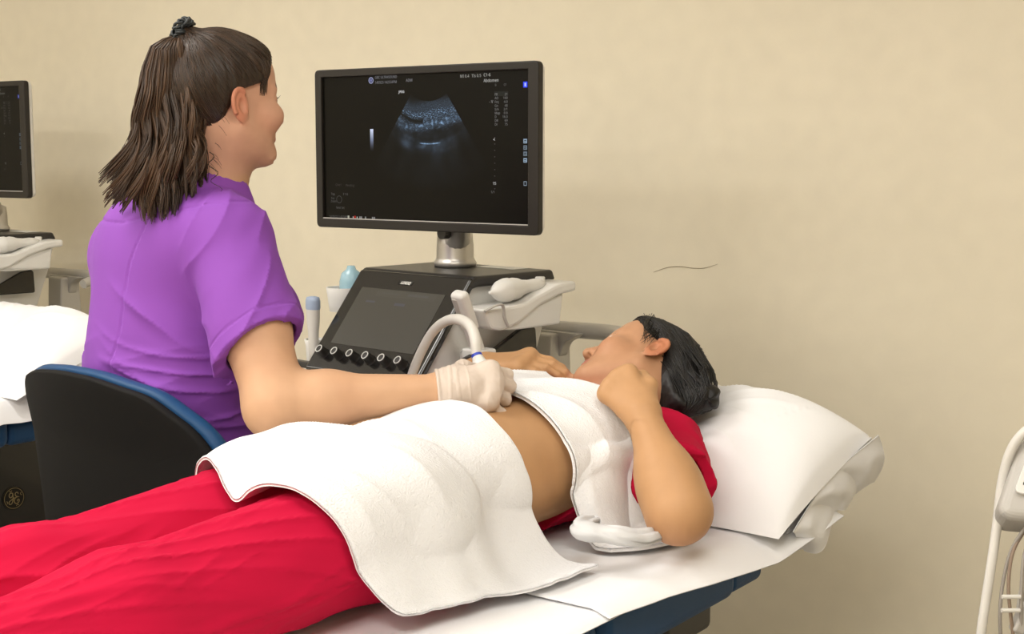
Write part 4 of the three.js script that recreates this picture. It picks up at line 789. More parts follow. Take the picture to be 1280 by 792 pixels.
// latex glove on the right hand
{
  const p = son, ax = nrm(sub(p.wrR, p.elR)), cuff = add(p.wrR, ax, -0.006);
  const gl = (x, y, z) => {
    const q = sub([x, y, z], cuff), t = dot(q, ax);
    let d = smin(p.rh.field(x, y, z) - 0.0022, cone(add(cuff, ax, -0.03), add(cuff, ax, 0.05), 0.0285, 0.026)(x, y, z), 0.012);
    if (d > 0.03 || d < -0.03) return d;
    d -= 0.0009 * ridge(noise(t * 42 + 3, x * 6, y * 6) * 1.5) + 0.0012 * fbm(x * 70, y * 70, z * 70, 2);
    d -= 0.0016 * sstep(0.005, 0.001, Math.abs(t - 0.002)) + 0.0008 * sstep(0.004, 0.001, Math.abs(t - 0.02 - 0.1 * (y - cuff[1]))) + 0.0007 * sstep(0.004, 0.001, Math.abs(t - 0.034 + 0.05 * (y - cuff[1])));
    d = Math.max(d, -t + 0.0);
    return d;
  };
  const [lo, hi] = around([p.wrR, ...p.rh.tips, p.rh.L(0.09, 0.03, 0), p.rh.L(0.09, -0.03, 0.01)], 0.04);
  mesh('latex_glove', nets(gl, lo, hi, 0.0026), phys([0.64, 0.54, 0.465], 0.45, { specularIntensity: 0.7 }), sonographer);
}
// ponytail and hair
{
  const h = son.hd, lim = (u, s) => { const L = [[-0.2, -0.12], [-0.13, -0.075], [-0.1, -0.058], [-0.06, -0.046], [-0.035, -0.034], [0.012, -0.018], [0.018, 0.0], [0.030, 0.036], [0.045, 0.056], [0.07, 0.07], [0.09, 0.084], [0.11, 0.1]]; for (let i = 1; i < L.length; i++) if (u < L[i][0]) return lerp(L[i - 1][1], L[i][1], clamp((u - L[i - 1][0]) / (L[i][0] - L[i - 1][0]), 0, 1)); return 0.1; };
  const knot = [0.0, 0.125, -0.075], cap0 = hairCap(h, lim, 0.012, knot, true);
  const sideburn = cone(hp(h, 0.061, 0.052, 0.034), hp(h, 0.0635, 0.024, 0.040), 0.012, 0.002), rise = cone(hp(h, 0, 0.08, -0.055), hp(h, 0, 0.118, -0.078), 0.038, 0.014);
  const cap = (x, y, z) => smin(smin(cap0(x, y, z), sideburn(x, y, z), 0.008), rise(x, y, z), 0.02);
  const brown = (x, y, z) => { const q = hl(h, x, y, z), a = Math.atan2(q[0], q[2] + 0.075), m = 0.85 + 0.5 * noise(a * 24, q[1] * 8, 2) ; return [0.026 * m, 0.0145 * m, 0.0075 * m]; };
  const [lo, hi] = around([h.o], 0.145); hi[1] += 0.02;
  const hair = mesh('hair', nets(cap, lo, hi, 0.0036, brown), hairMat(0.42), sonographer);
  const pick = () => { const m = rr(0.55, 1.6), w = rr(0.9, 1.15); return [0.032 * m * w, 0.0175 * m, 0.009 * m / w]; };
  const list = [];
  for (let i = 0; i < 620; i++) {
    const s = rr(-0.2, 1.0), u = rr(-1.15, 1.25), f = Math.min(lim(u * 0.085, 0) / 0.085 - rr(0.0, 0.9), 0.95);
    const pts = overSkull(h, cap, [s * 0.9 + 0.02, u, f], [rr(-0.1, 0.1), 1.25, -0.75 + rr(-0.12, 0.12)], 9, 0.0009);
    list.push([pts, [0.0004, 0.0008, 0.0009, 0.0007]]);
  }
  for (let i = 0; i < 12; i++) {   // loose baby hair at the nape, temple and behind the ear
    const t = rnd(), a = hp(h, 0.066 - 0.01 * t, -0.03 - t * 0.09, -0.045 - t * 0.02), b = add(a, dir(0.75, rr(-0.9, 0.1), 0.0), rr(0.006, 0.014)), c = add(b, dir(0.6, -1, 0.2), rr(0.004, 0.012));
    list.push([[a, b, c], [0.0003, 0.0003, 0.0002]]);
  }
  const onFace = (x, y, z) => Math.min(cap(x, y, z), son.body(x, y, z));
  for (let i = 0; i < 60; i++) { const a = rr(-0.12, 0.1), pts = overSkull(h, onFace, [0.62, 0.55 + rr(-0.1, 0.1), 0.36 + a], [0.66, rr(0.06, 0.28), 0.44 + a * 0.8 + rr(-0.04, 0.04)], 6, 0.0006); list.push([pts, [0.0007, 0.0007, 0.0003]]); }
  const curl = []; for (let i = 0; i <= 30; i++) { const t = i / 30; curl.push(add(add([-1.7751, 1.3000, -1.6481], [0, -0.065 * t, 0]), dir(1, 0, -0.1), 0.012 * t + (0.006 + 0.003 * t) * Math.sin(t * 15))); }
  for (let i = 0; i < 9; i++) { const s = 0.026 + i * 0.0024, a = hp(h, s, 0.004, 0.086 - i * 0.0011); list.push([[a, add(add(a, h.f, 0.005), h.u, 0.001), add(add(a, h.f, 0.009), h.u, 0.005)], [0.0005, 0.0004, 0.0002]]); }
  list.push([curl, [0.0008, 0.0008, 0.0004]]);
  mesh('hair_strands', tinted(strandTubes(list, 5, 16), pick), hairMat(0.4), hair);
  // ponytail: locks that wave down from the tie
  const tail = [], root = [-1.8557, 1.4977, -1.6647];
  const lane = (a, b, t, e) => { // a across, b in depth, t 0..1 down, e where the lock ends
    const X = [218, 213, 213, 214, 212, 206], Wd = [14, 27, 33, 42, 49, 50], yy = lerp(40, e, Math.pow(t, 0.85)), k = t * 5, i = Math.min(4, Math.floor(k)), g = k - i;
    const px = lerp(X[i], X[i + 1], g) + a * lerp(Wd[i], Wd[i + 1], g), dp = 2.405 + b * (0.012 + 0.03 * t) - 0.012 * t;
    return add(add(add(root, RT, (px - 226) * dp / 1778), [0, -(yy - 42) * 2.4 / 1778, 0]), FW, dp - 2.43);
  };
  const LK = 88, NS = 18, lockCol = [];
  for (let L = 0; L < LK; L++) {
    const front = L >= 30, a = front ? rr(-0.95, 0.95) : Math.sin(((L + 0.5) / 30 - 0.5) * Math.PI) * 0.98, b = front ? rr(-1.1, -0.5) : rr(-0.4, 0.9);
    const end = 272 - 34 * Math.pow(Math.abs(a + 0.15), 1.4) + rr(-26, 6), ph = a * 2.4 + rr(-0.7, 0.7) + (front ? 1.5 : 0), fr = rr(10, 13), amp = rr(0.006, 0.012), flick = a < -0.55 ? rr(0.01, 0.035) : 0, m = rr(0.55, 1.5); lockCol.push([0.044 * m, 0.0225 * m, 0.0105 * m]);
    for (let k = 0; k < NS; k++) {
      const r = Math.sqrt(rnd()) * 0.0075, an = rr(0, 6.283), je = end + rr(-14, 5), pp = ph + rr(-0.25, 0.25), pts = [];
      for (let i = 0; i <= 15; i++) {
        const t = i / 15, w = amp * sstep(0.12, 0.5, t), rad = r * (0.6 + 0.5 * Math.sin(t * 7 + ph)) * (1 - 0.5 * t * t); let p = lane(a, b, t, je);
        p = add(p, RT, w * Math.sin(t * fr + pp) - flick * Math.pow(t, 6) + Math.cos(an + t * 2) * rad); p = add(p, FW, w * Math.cos(t * fr + pp + 1) + Math.sin(an + t * 2) * rad); pts.push(p);
      }
      tail.push([[root, ...pts.slice(1)], [0.0010, 0.0016, 0.0017, 0.0016, 0.0013, 0.0005]]);
    }
  }
  for (let i = 0; i < 30; i++) { const a = rr(-1.15, 1.05), pts = [], ph = rr(0, 6), e = rr(215, 268); for (let k = 0; k <= 10; k++) pts.push(add(lane(a * (0.85 + 0.25 * k / 10), -0.2, k / 10, e), RT, 0.006 * Math.sin(k * 0.9 + ph))); tail.push([[root, ...pts.slice(1)], [0.0005, 0.0004, 0.0003]]); }
  const core = sweep([root, lane(0, 0, 0.12, 250), lane(0, 0, 0.3, 250), lane(0, 0, 0.5, 250), lane(0, 0, 0.7, 250), lane(0, 0, 0.9, 250)], [0.012, 0.028, 0.037, 0.046, 0.05, 0.02], 24, 36, 0.38, true, FW);
  let cnt = 0;
  mesh('ponytail', tinted([core, ...strandTubes(tail, 5, 26)], () => { const i = cnt++; if (i === 0) return [0.042, 0.0215, 0.010]; const c = lockCol[Math.floor((i - 1) / NS)] || [0.042, 0.0215, 0.010], m = rr(0.65, 1.4); return c.map((q) => q * m); }), hairMat(0.45), sonographer);
  const tie = [], tc = [-1.8495, 1.5039, -1.6630], tax = nrm(add(RT.map((c) => -c * 0.75), [0, 0.55, 0])), t1 = nrm(cross(tax, FW)), t2 = cross(tax, t1);
  for (let i = 0; i < 44; i++) { const a = i / 44 * 6.283, rad = rr(0.012, 0.019), c = add(add(add(tc, t1, Math.cos(a) * rad), t2, Math.sin(a) * rad), tax, rr(-0.006, 0.006)); tie.push(new THREE.TorusGeometry(0.0055 + rr(0, 0.0025), 0.0027, 7, 12).rotateX(rr(0, 6)).rotateY(rr(0, 6)).translate(...c)); }
  mesh('hair_tie', tie, phys([0.012, 0.016, 0.018], 0.5, { sheen: 0.2 }), sonographer);
}

// ---------- towels ----------
function topOf(x, z, fields, floorY) {
  let y = 1.06; for (let k = 0; k < 40; k++) { let d = 1; for (const f of fields) d = Math.min(d, f(x, y, z)); if (d < 0.0015) return y; y -= Math.max(d * 0.85, 0.0015); if (y < floorY) return floorY; } return y;
}
function heightMap(x0, x1, z0, z1, step, fields, floorY, span, passes = 2) {
  const nx = Math.ceil((x1 - x0) / step) + 1, nz = Math.ceil((z1 - z0) / step) + 1; let h = new Float32Array(nx * nz);
  for (let k = 0; k < nz; k++) for (let i = 0; i < nx; i++) h[k * nx + i] = topOf(x0 + i * step, z0 + k * step, fields, floorY);
  const blur = (src, r) => { const t = new Float32Array(nx * nz), o = new Float32Array(nx * nz); for (let k = 0; k < nz; k++) for (let i = 0; i < nx; i++) { let s = 0, n = 0; for (let a = -r; a <= r; a++) { const q = clamp(i + a, 0, nx - 1); s += src[k * nx + q]; n++; } t[k * nx + i] = s / n; } for (let k = 0; k < nz; k++) for (let i = 0; i < nx; i++) { let s = 0, n = 0; for (let a = -r; a <= r; a++) { const q = clamp(k + a, 0, nz - 1); s += t[q * nx + i]; n++; } o[k * nx + i] = s / n; } return o; };
  const raw = h.slice();
  for (let p = 0; p < passes; p++) { const b = blur(h, Math.round(span / step)); for (let i = 0; i < h.length; i++) h[i] = Math.max(raw[i], b[i] - 0.002); }
  h = blur(h, Math.max(1, Math.round(0.008 / step))); for (let i = 0; i < h.length; i++) h[i] = Math.max(h[i], raw[i] - 0.003);
  return (x, z) => { const a = clamp((x - x0) / step, 0, nx - 1.001), b = clamp((z - z0) / step, 0, nz - 1.001), i = Math.floor(a), k = Math.floor(b), u = a - i, v = b - k; return lerp(lerp(h[k * nx + i], h[k * nx + i + 1], u), lerp(h[(k + 1) * nx + i], h[(k + 1) * nx + i + 1], u), v); };
}
const curve2 = (pts) => { const c = new THREE.CatmullRomCurve3(pts.map((p) => new THREE.Vector3(p[0], 0, p[p.length - 1])), false, 'centripetal'); return (t) => { const p = c.getPointAt(clamp(t, 0, 1)); return [p.x, p.z]; }; };
function coons(c0, c1, d0, d1) { // c0,c1: v=0/1 along u; d0,d1: u=0/1 along v
  return (u, v) => { const a = c0(u), b = c1(u), c = d0(v), d = d1(v), p00 = c0(0), p10 = c0(1), p01 = c1(0), p11 = c1(1); return [0, 1].map((k) => (1 - v) * a[k] + v * b[k] + (1 - u) * c[k] + u * d[k] - ((1 - u) * (1 - v) * p00[k] + u * (1 - v) * p10[k] + (1 - u) * v * p01[k] + u * v * p11[k])); };
}
const pushOut = (p, fields, gap) => { for (let k = 0; k < 5; k++) { let d = 1, F = null; for (const f of fields) { const v = f(...p); if (v < d) { d = v; F = f; } } if (d >= gap) break; const e = 0.004, n = nrm([F(p[0] + e, p[1], p[2]) - F(p[0] - e, p[1], p[2]), F(p[0], p[1] + e, p[2]) - F(p[0], p[1] - e, p[2]), F(p[0], p[1], p[2] + e) - F(p[0], p[1], p[2] - e)]); p = add(p, n, gap - d); } return p; };
// drape: rows run from the far edge over the body to the near edge, spaced by length along the cloth
function drape(rowFar, rowNear, hm, nu, nv, shape, th, uv, mid, fields, gap) {
  const rows = [];
  for (let i = 0; i <= nu; i++) {
    const u = i / nu, A = rowFar(u), B = rowNear(u), K = 260, pts = [], acc = [0], bow = mid(u);
    for (let k = 0; k <= K; k++) { const t = k / K, q = 4 * t * (1 - t) * (0.6 + 0.8 * t), x = lerp(A[0], B[0], t), z = lerp(A[1], B[1], t) + bow * q; pts.push([x, hm(x, z), z]); if (k) acc.push(acc[k - 1] + len(sub(pts[k], pts[k - 1]))); }
    const row = []; let k = 0; for (let j = 0; j <= nv; j++) { const s = acc[K] * j / nv; while (k < K - 1 && acc[k + 1] < s) k++; row.push(mixv(pts[k], pts[k + 1], clamp((s - acc[k]) / Math.max(1e-6, acc[k + 1] - acc[k]), 0, 1))); } rows.push(row);
  }
  for (let it = 0; it < 26; it++) {
    const old = rows.map((r) => r.map((p) => p.slice()));
    for (let i = 1; i < nu; i++) for (let j = 1; j < nv; j++) { const m = [0, 1, 2].map((k) => (old[i - 1][j][k] + old[i + 1][j][k] + old[i][j - 1][k] + old[i][j + 1][k]) / 4); rows[i][j] = mixv(old[i][j], m, 0.8); if (it % 3 === 2) rows[i][j] = pushOut(rows[i][j], fields, gap); }
    for (const i of [0, nu]) for (let j = 1; j < nv; j++) rows[i][j] = pushOut(mixv(old[i][j], mixv(old[i][j - 1], old[i][j + 1], 0.5), 0.6), fields, gap);
  }
  return cloth((u, v) => shape(rows[Math.round(u * nu)][Math.round(v * nv)].slice(), u, v), nu, nv, th, uv);
}
{
  const hm = heightMap(-1.74, -0.95, -1.95, -1.2, 0.006, [pat.torso, pat.pantsSmooth], 0.676, 0.035, 2);
  const far = curve2([[-1.585, 0, -1.425], [-1.60, 0, -1.52], [-1.61, 0, -1.66], [-1.60, 0, -1.82]]);
  const near = curve2([[-1.150, 0, -1.385], [-1.128, 0, -1.47], [-1.115, 0, -1.56], [-1.095, 0, -1.66], [-1.085, 0, -1.745]]);
  const g = drape(far, near, hm, 130, 190, (p, u, v) => {
    const [x, y0, z] = p, free = sstep(0.70, 0.78, y0); let y = y0 + 0.011;
    const fold = 0.004 * fbm(x * 8, z * 8, 2, 2) + 0.008 * ridge(noise(x * 4 + z * 7, z * 2.5 - x * 3, 4) * 1.7);
    y += fold * free; const side = sstep(0.885, 0.80, y0) * sstep(0.69, 0.74, y0) * sstep(0.4, 0.7, v);
    const wv = 0.004 * Math.sin(z * 30 + 3 * noise(z * 4, 1, 2)) * side + 0.004 * noise(z * 10, y0 * 6, 5) * side;
    const curl = sstep(0.965, 1, v); y += curl * (0.004 + 0.006 * Math.max(0, noise(z * 24, 3, 1)));
    return pushOut([x + wv + 0.012 * noise(z * 16, 2, 7) * sstep(0.8, 1, v), y, z + 0.005 * noise(x * 14, u, 6) + 0.002 * noise(v * 20, 1, 3) * (sstep(0.1, 0, u) + sstep(0.9, 1, u)) + 0.02 * sstep(0.62, 0.95, v) * (u > 0.5 ? -1 : 0) * sstep(0.8, 1, u)], [pat.torso, pat.pantsSmooth], 0.008);
  }, 0.006, [0.42, 0.75], (u) => lerp(0.095, 0.022, u), [pat.torso, pat.pantsSmooth], 0.007);
  tag(mesh('towel', g, M.towel), 'white terry towel spread over the patient\'s hips and thighs', 'towel');
}
{
  const t = thing('towel', 'white terry towel folded over the patient\'s chest', 'towel');
  const hm = heightMap(-1.70, -0.98, -2.22, -1.72, 0.006, [pat.torso], 0.676, 0.03, 2);
  const far = curve2([[-1.505, 0, -1.965], [-1.51, 0, -2.03], [-1.50, 0, -2.11]]), near = curve2([[-1.12, 0, -1.855], [-1.085, 0, -1.90], [-1.06, 0, -1.98], [-1.06, 0, -2.06]]);
  const nb = nrm(add([0, 0.8, 0], FW, -0.55));
  mesh('drape', drape(far, near, hm, 100, 200, (p, u, v) => {
    const w = sstep(0.64, 0.80, v), hill = Math.pow(Math.sin(Math.PI * clamp((v - 0.62) / 0.40, 0, 1)), 0.8);
    let r = add(p, [0, 1, 0], 0.003 * fbm(p[0] * 10, p[2] * 10, 12, 2) + 0.010 * ridge(noise(p[0] * 3 + 3, (p[2] + p[0] * 0.6) * 9, 4) * 1.5) * (1 - w) * sstep(0, 0.1, u));
    // the lower part slumps into soft folds on the bed
    const x1 = u * 3.1 + (v - 0.8) * 4.5 + 0.5 * noise(u * 2, v * 4, 4), x2 = (v - 0.6) * 15 + u * 1.6 + 0.8 * noise(u * 2.5, v * 2, 9);
    const soft = Math.pow(Math.abs(Math.sin(x1 * 1.6)), 0.7), soft2 = Math.pow(Math.abs(Math.sin(x2 * 0.6)), 0.7);
    r = add(r, nb, hill * (0.010 + 0.022 * soft + 0.026 * soft2) * (0.55 + 0.45 * sstep(0, 0.25, u)) + 0.002 * w * noise(u * 6, v * 9, 7));
    r[1] = Math.max(r[1], 0.689); return r;
  }, 0.008, [0.2, 0.55], (u) => lerp(0.025, 0.048, u), [pat.torso], 0.018), M.towel, t);
  const roll = sweep([[-1.1200, 0.7435, -1.8105], [-1.1223, 0.7413, -1.7844], [-1.1191, 0.7379, -1.7682], [-1.1030, 0.7369, -1.7674], [-1.0797, 0.7351, -1.7752], [-1.0547, 0.7310, -1.7892], [-1.0408, 0.7244, -1.8174], [-1.0470, 0.7166, -1.8926]], [0.010, 0.017, 0.0185, 0.0195, 0.0185, 0.0185, 0.0165, 0.012], 26, 90, 0.72), rp = roll.attributes.position;
  { const rn = roll.attributes.normal, ru = roll.attributes.uv; for (let i = 0; i < rp.count; i++) { const a = ru.getX(i), v = ru.getY(i); let g = 0; for (const c of [0.18, 0.42, 0.72, 0.93]) { const d = Math.abs(a - c - 0.06 * Math.sin(v * 7 + c * 9)); g += Math.exp(-Math.pow(Math.min(d, 1 - d) / 0.035, 2)); } rp.setXYZ(i, rp.getX(i) - rn.getX(i) * g * 0.005, rp.getY(i) - rn.getY(i) * g * 0.005, rp.getZ(i) - rn.getZ(i) * g * 0.005); } }
  for (let i = 0; i < rp.count; i++) { const k = 0.010 * fbm(rp.getX(i) * 17, rp.getY(i) * 17, rp.getZ(i) * 17, 2); rp.setXYZ(i, rp.getX(i) + k * 0.6, Math.max(0.680, rp.getY(i) + k), rp.getZ(i) + k * 0.7); }
  roll.computeVertexNormals(); mesh('rolled_hem', roll, M.towel, t);
}

// ---------- pillows ----------
function makePillow(label) {
  const p = thing('pillow', label, 'pillow');
  const cor = [[-1.62, 0.68, -2.04], [-0.94, 0.679, -2.08], [-1.60, 0.775, -2.52], [-0.905, 0.80, -2.385]];   // far foot, near foot, far head, near head
  const top = (a, b) => Math.pow(Math.max(0, 1 - Math.pow(Math.abs(a), 3)), 0.5) * (b > 0 ? Math.pow(Math.max(0, 1 - Math.pow(Math.abs(b), 2.6)), 0.55) : Math.pow(Math.max(0, 1 - Math.pow(Math.abs(b), 1.7)), 0.8));
  const pt = (a, b, s) => {
    const u = (a + 1) / 2, v = (b + 1) / 2, q = mixv(mixv(cor[0], cor[1], u), mixv(cor[2], cor[3], u), v), t = top(a, b); let [x, y, z] = q;
    x += 0.025 * Math.sign(a) * Math.pow(Math.abs(a), 4) * (b * b - 1) * (a < 0 ? 1 : 0.2); z -= 0.03 * Math.sign(b) * Math.pow(Math.abs(b), 4) * (a * a - 1) * -1 * -1;
    if (s > 0) {
      y += 0.135 * t * (0.8 + 0.2 * v);
      const hx0 = x + 1.28, hz0 = z + 2.22; y -= 0.07 * Math.exp(-(hx0 * hx0) / 0.012 - (hz0 * hz0) / 0.014);
      const w = Math.atan2(z + 2.25, x + 1.27), rad = Math.hypot(x + 1.27, z + 2.25);
      y += t * (0.005 * ridge(noise(w * 4, rad * 3, 3) * 1.7) * sstep(0.08, 0.16, rad) * sstep(0.34, 0.2, rad) + 0.007 * fbm(x * 6, z * 6, 4, 2));
      const c1 = Math.abs((x + 1.02) * 0.86 + (z + 2.28) * 0.5), c2 = (x + 1.02) * -0.5 + (z + 2.28) * 0.86; y -= 0.0025 * sstep(0.005, 0.001, c1) * sstep(0.08, 0.05, Math.abs(c2));
    } else y -= 0.02 * t;
    return [x, y, z];
  };
  const T = sheet((u, v) => pt(u * 2 - 1, v * 2 - 1, 1), 110, 90, [0.7, 0.55]), B = sheet((u, v) => pt(1 - u * 2, v * 2 - 1, -1), 60, 50, [0.7, 0.55]);
  mesh('cushion', [T, B], M.linen, p);
  // loose open end of the pillowcase hanging over the bed end
  const up = new THREE.CatmullRomCurve3([[-0.8892, 0.8089, -2.3710], [-0.9170, 0.7740, -2.3147], [-0.9327, 0.7420, -2.2424], [-0.9361, 0.7102, -2.1788], [-0.9385, 0.6814, -2.1282]].map(v3)), mid = new THREE.CatmullRomCurve3([[-0.8886, 0.7479, -2.4326], [-0.9048, 0.7389, -2.3600], [-0.9225, 0.7174, -2.3107], [-0.9316, 0.6905, -2.2432], [-0.9438, 0.6596, -2.1734]].map(v3)), dn = new THREE.CatmullRomCurve3([[-0.9280, 0.6975, -2.4538], [-0.9419, 0.6860, -2.3828], [-0.9446, 0.6699, -2.3319], [-0.9384, 0.6346, -2.2628], [-0.9589, 0.6262, -2.1994]].map(v3));
  mesh('case_end', cloth((u, v) => { const a = up.getPoint(u), b = mid.getPoint(u), c = dn.getPoint(u), w = 1 - v; const q = [w * w * a.x + 2 * w * v * b.x + v * v * c.x, w * w * a.y + 2 * w * v * b.y + v * v * c.y, w * w * a.z + 2 * w * v * b.z + v * v * c.z]; const rip = (0.022 * (Math.abs(Math.sin(u * 8.5 + v * 1.5)) - 0.6) + 0.012 * noise(u * 6, v * 2, 4)) * sstep(0, 0.35, v); return add(add(q, [0.6, 0, 0.8], rip), [0, 1, 0], 0.010 * Math.sin(u * 12 + 1) * v); }, 90, 30, 0.0025, [0.3, 0.12]), M.linen, p);
  const up2 = up.getPoints(8).map((q) => add([q.x, q.y, q.z], [-0.02, -0.012, -0.025]));
  const u2 = new THREE.CatmullRomCurve3(up2.map(v3)), d2 = new THREE.CatmullRomCurve3([[-0.9389, 0.7304, -2.5195], [-0.9498, 0.7041, -2.4506], [-0.9595, 0.6717, -2.3826], [-0.9618, 0.6377, -2.2830], [-0.9737, 0.6374, -2.2257]].map(v3));
  mesh('case_end', cloth((u, v) => { const a = u2.getPoint(u), c = d2.getPoint(u); const q = [lerp(a.x, c.x, v), lerp(a.y, c.y, v), lerp(a.z, c.z, v)]; return add(q, [0.6, 0, 0.8], 0.014 * Math.sin(u * 22 + 2) * sstep(0, 0.5, v)); }, 80, 20, 0.0025, [0.3, 0.12]), M.linen, p);
  return p;
}
const pillow = makePillow('white pillow under the patient\'s head, case hanging off the bed end');
const pillow2 = pillow.clone(); pillow2.name = numbered('pillow'); pillow2.position.set(-2.02, 0.02, -0.02); pillow2.userData = { label: 'white pillow on the empty bed behind the seated woman', category: 'pillow' }; scene.add(pillow2);
{
  // bedding on the other bed: a bulky white sheet falling to the near edge
  const dx = -2.0, dz = -0.05;
  tag(mesh('bed_sheet', cloth((u, v) => { const z = lerp(0.0, -2.3, v), x = lerp(XF, XN + 0.03, u) + dx; let y = BED_TOP + 0.02 + 0.06 * sstep(-1.5, -2.1, z) * (1 - Math.pow(u, 4)) + 0.01 * ridge(noise(x * 5 + z * 6, z * 2, 3) * 1.4); if (u > 0.95) y -= (u - 0.95) * 0.8; return [x, y, z + dz]; }, 60, 90, 0.003, [0.7, 2]), M.linen), 'white sheet on the empty bed behind the seated woman', 'sheet');
}

// ---------- stool with backrest ----------
{
  const C = [-1.8988, 0.8099, -1.5119], R = nrm(add(RT.map((c) => c * 0.8), FW, -0.6)), N = nrm(add(RT.map((c) => c * 0.6), FW, 0.8));
  const seatC = [son.pel[0] - 0.0, 0.56, son.pel[2] + 0.0];
  const t = thing('stool', 'black-backed stool with blue cushion the seated woman sits on', 'stool');
  const outline = [[-0.267, 0.073], [-0.260, 0.102], [-0.204, 0.120], [-0.101, 0.130], [-0.004, 0.129], [0.128, 0.108], [0.213, 0.055], [0.247, 0.006], [0.259, -0.069], [0.221, -0.231], [-0.173, -0.309], [-0.212, -0.113], [-0.244, -0.009]];
  const shellPoly = roundPoly(outline, 0.03), fine = (poly) => { const o = []; for (let i = 0; i < poly.length; i++) { const a = poly[i], b = poly[(i + 1) % poly.length], n = Math.max(1, Math.round(Math.hypot(b[0] - a[0], b[1] - a[1]) / 0.015)); for (let k = 0; k < n; k++) o.push([lerp(a[0], b[0], k / n), lerp(a[1], b[1], k / n)]); } return o; };
  const slab = (poly, d0, d1, mat, name, grow) => { // curved plate: fan of rings between its two faces
    const q = fine(poly), cx = 0, cy = -0.06, rings = 10, P = [], I = [], W = q.length;
    const pt = (k, s, d) => { const r = cx + (q[k][0] - cx) * s * grow, y = cy + (q[k][1] - cy) * s * grow; const n = d + 0.7 * r * r - 0.12 * Math.max(0, y) ; return add(add(add(C, R, r), N, n), [0, 1, 0], y); };
    const prof = []; for (let i = 1; i <= rings; i++) prof.push([i / rings * 0.97, d0]); prof.push([0.99, d0 + (d1 - d0) * 0.15], [1, d0 + (d1 - d0) * 0.4], [1, d0 + (d1 - d0) * 0.6], [0.99, d0 + (d1 - d0) * 0.85]); for (let i = rings; i >= 1; i--) prof.push([i / rings * 0.97, d1]);
    for (const [s, d] of prof) for (let k = 0; k < W; k++) P.push(...pt(k, s, d));
    for (let j = 0; j < prof.length - 1; j++) for (let k = 0; k < W; k++) { const a = j * W + k, b = j * W + (k + 1) % W; I.push(a, a + W, b, b, a + W, b + W); }
    for (const j of [0, prof.length - 1]) { const c = P.length / 3; P.push(...pt(0, 0, j ? d1 : d0)); for (let k = 0; k < W; k++) { const a = j * W + k, b = j * W + (k + 1) % W; j ? I.push(c, b, a) : I.push(c, a, b); } }
    const g = new THREE.BufferGeometry(); g.setAttribute('position', new THREE.Float32BufferAttribute(P, 3)); g.setIndex(I); g.computeVertexNormals(); g.setAttribute('uv', new THREE.BufferAttribute(new Float32Array(P.length / 3 * 2), 2)); return mesh(name, g, mat, t);
  };
  slab(shellPoly, -0.012, 0.008, M.blackShell, 'back_shell', 0.968);
  slab(shellPoly, 0.006, 0.036, M.vinyl, 'back_cushion', 1.0);
  const sx = seatC[0], sz = seatC[2];
  mesh('seat', lathe([[0, 0.0], [0.19, 0], [0.21, -0.015], [0.212, -0.045], [0.19, -0.06], [0, -0.06]], 40).scale(1, 1, 1).translate(sx, son.pel[1] - 0.115, sz), M.vinyl, t);
  mesh('seat_pan', cyl(0.17, 0.1, 0.03, sx, son.pel[1] - 0.19, sz), M.blackShell, t);
  const cb = add(C, [0, -0.14, 0]);
  mesh('back_bracket', sweep([[sx, son.pel[1] - 0.19, sz], mixv([sx, son.pel[1] - 0.2, sz], [cb[0], son.pel[1] - 0.2, cb[2]], 0.8), add(cb, [0, -0.1, 0]), cb], 0.016, 12, 30), M.blackShell, t);
  mesh('gas_lift', [cyl(0.014, 0.014, 0.3, sx, son.pel[1] - 0.35, sz), cyl(0.025, 0.028, 0.22, sx, 0.19, sz)], M.steel, t);
  for (let i = 0; i < 5; i++) { const a = i / 5 * 6.283 + 0.3, e = [sx + Math.cos(a) * 0.27, 0.075, sz + Math.sin(a) * 0.27]; mesh('base_arm', sweep([[sx, 0.11, sz], [sx + Math.cos(a) * 0.15, 0.1, sz + Math.sin(a) * 0.15], e], [0.022, 0.018, 0.014], 10, 12), M.blackShell, t); mesh('castor', [new THREE.CylinderGeometry(0.027, 0.027, 0.04, 18).rotateX(Math.PI / 2).rotateY(-a).translate(e[0], 0.027, e[2]), cyl(0.008, 0.008, 0.04, e[0], 0.06, e[2], 10)], M.rubber, t); }
}

// ---------- hand-held probe ----------
{
  const t = thing('ultrasound_probe', 'white ultrasound probe with blue ring and cable in gloved hand', 'probe');
  const tip = [-1.3462, 0.8843, -1.8651], neckP = [-1.3964, 0.9532, -1.8847], ax = nrm(sub(neckP, tip)), L = len(sub(neckP, tip));
  mesh('handle', along(lathe([[0, 0.008], [0.020, 0.008], [0.021, 0.012], [0.019, 0.03], [0.0165, 0.05], [0.0165, L * 0.8], [0.0155, L * 0.92], [0.0115, L], [0.0085, L + 0.012], [0, L + 0.012]], 28), tip, neckP), M.whitePlastic, t);
  mesh('lens', along(lathe([[0, 0.001], [0.013, 0.002], [0.0185, 0.006], [0.020, 0.0095], [0, 0.0095]], 28), tip, neckP), M.greyPlastic, t);
  mesh('ring', along(lathe([[0.0, 0], [0.0088, 0], [0.0094, 0.001], [0.0094, 0.005], [0.0088, 0.006], [0, 0.006]], 24).translate(0, L + 0.0085, 0), tip, neckP), M.blueRing, t);
  const c0 = add(neckP, ax, 0.015);
  mesh('cable', sweep([c0, [-1.4107, 0.9875, -1.8930], [-1.4322, 1.0073, -1.9084], [-1.4689, 1.0155, -1.9254], [-1.5137, 1.0066, -1.9427], [-1.5507, 0.9831, -1.9533], [-1.5808, 0.9417, -1.9565], [-1.6002, 0.8983, -1.9551], [-1.6140, 0.8486, -1.9576], [-1.6208, 0.7879, -1.9650]], [0.0088, 0.0094, 0.0094, 0.0092, 0.0088, 0.0085, 0.0085, 0.0085, 0.0085, 0.0085], 16, 80), M.cableWhite, t);
}
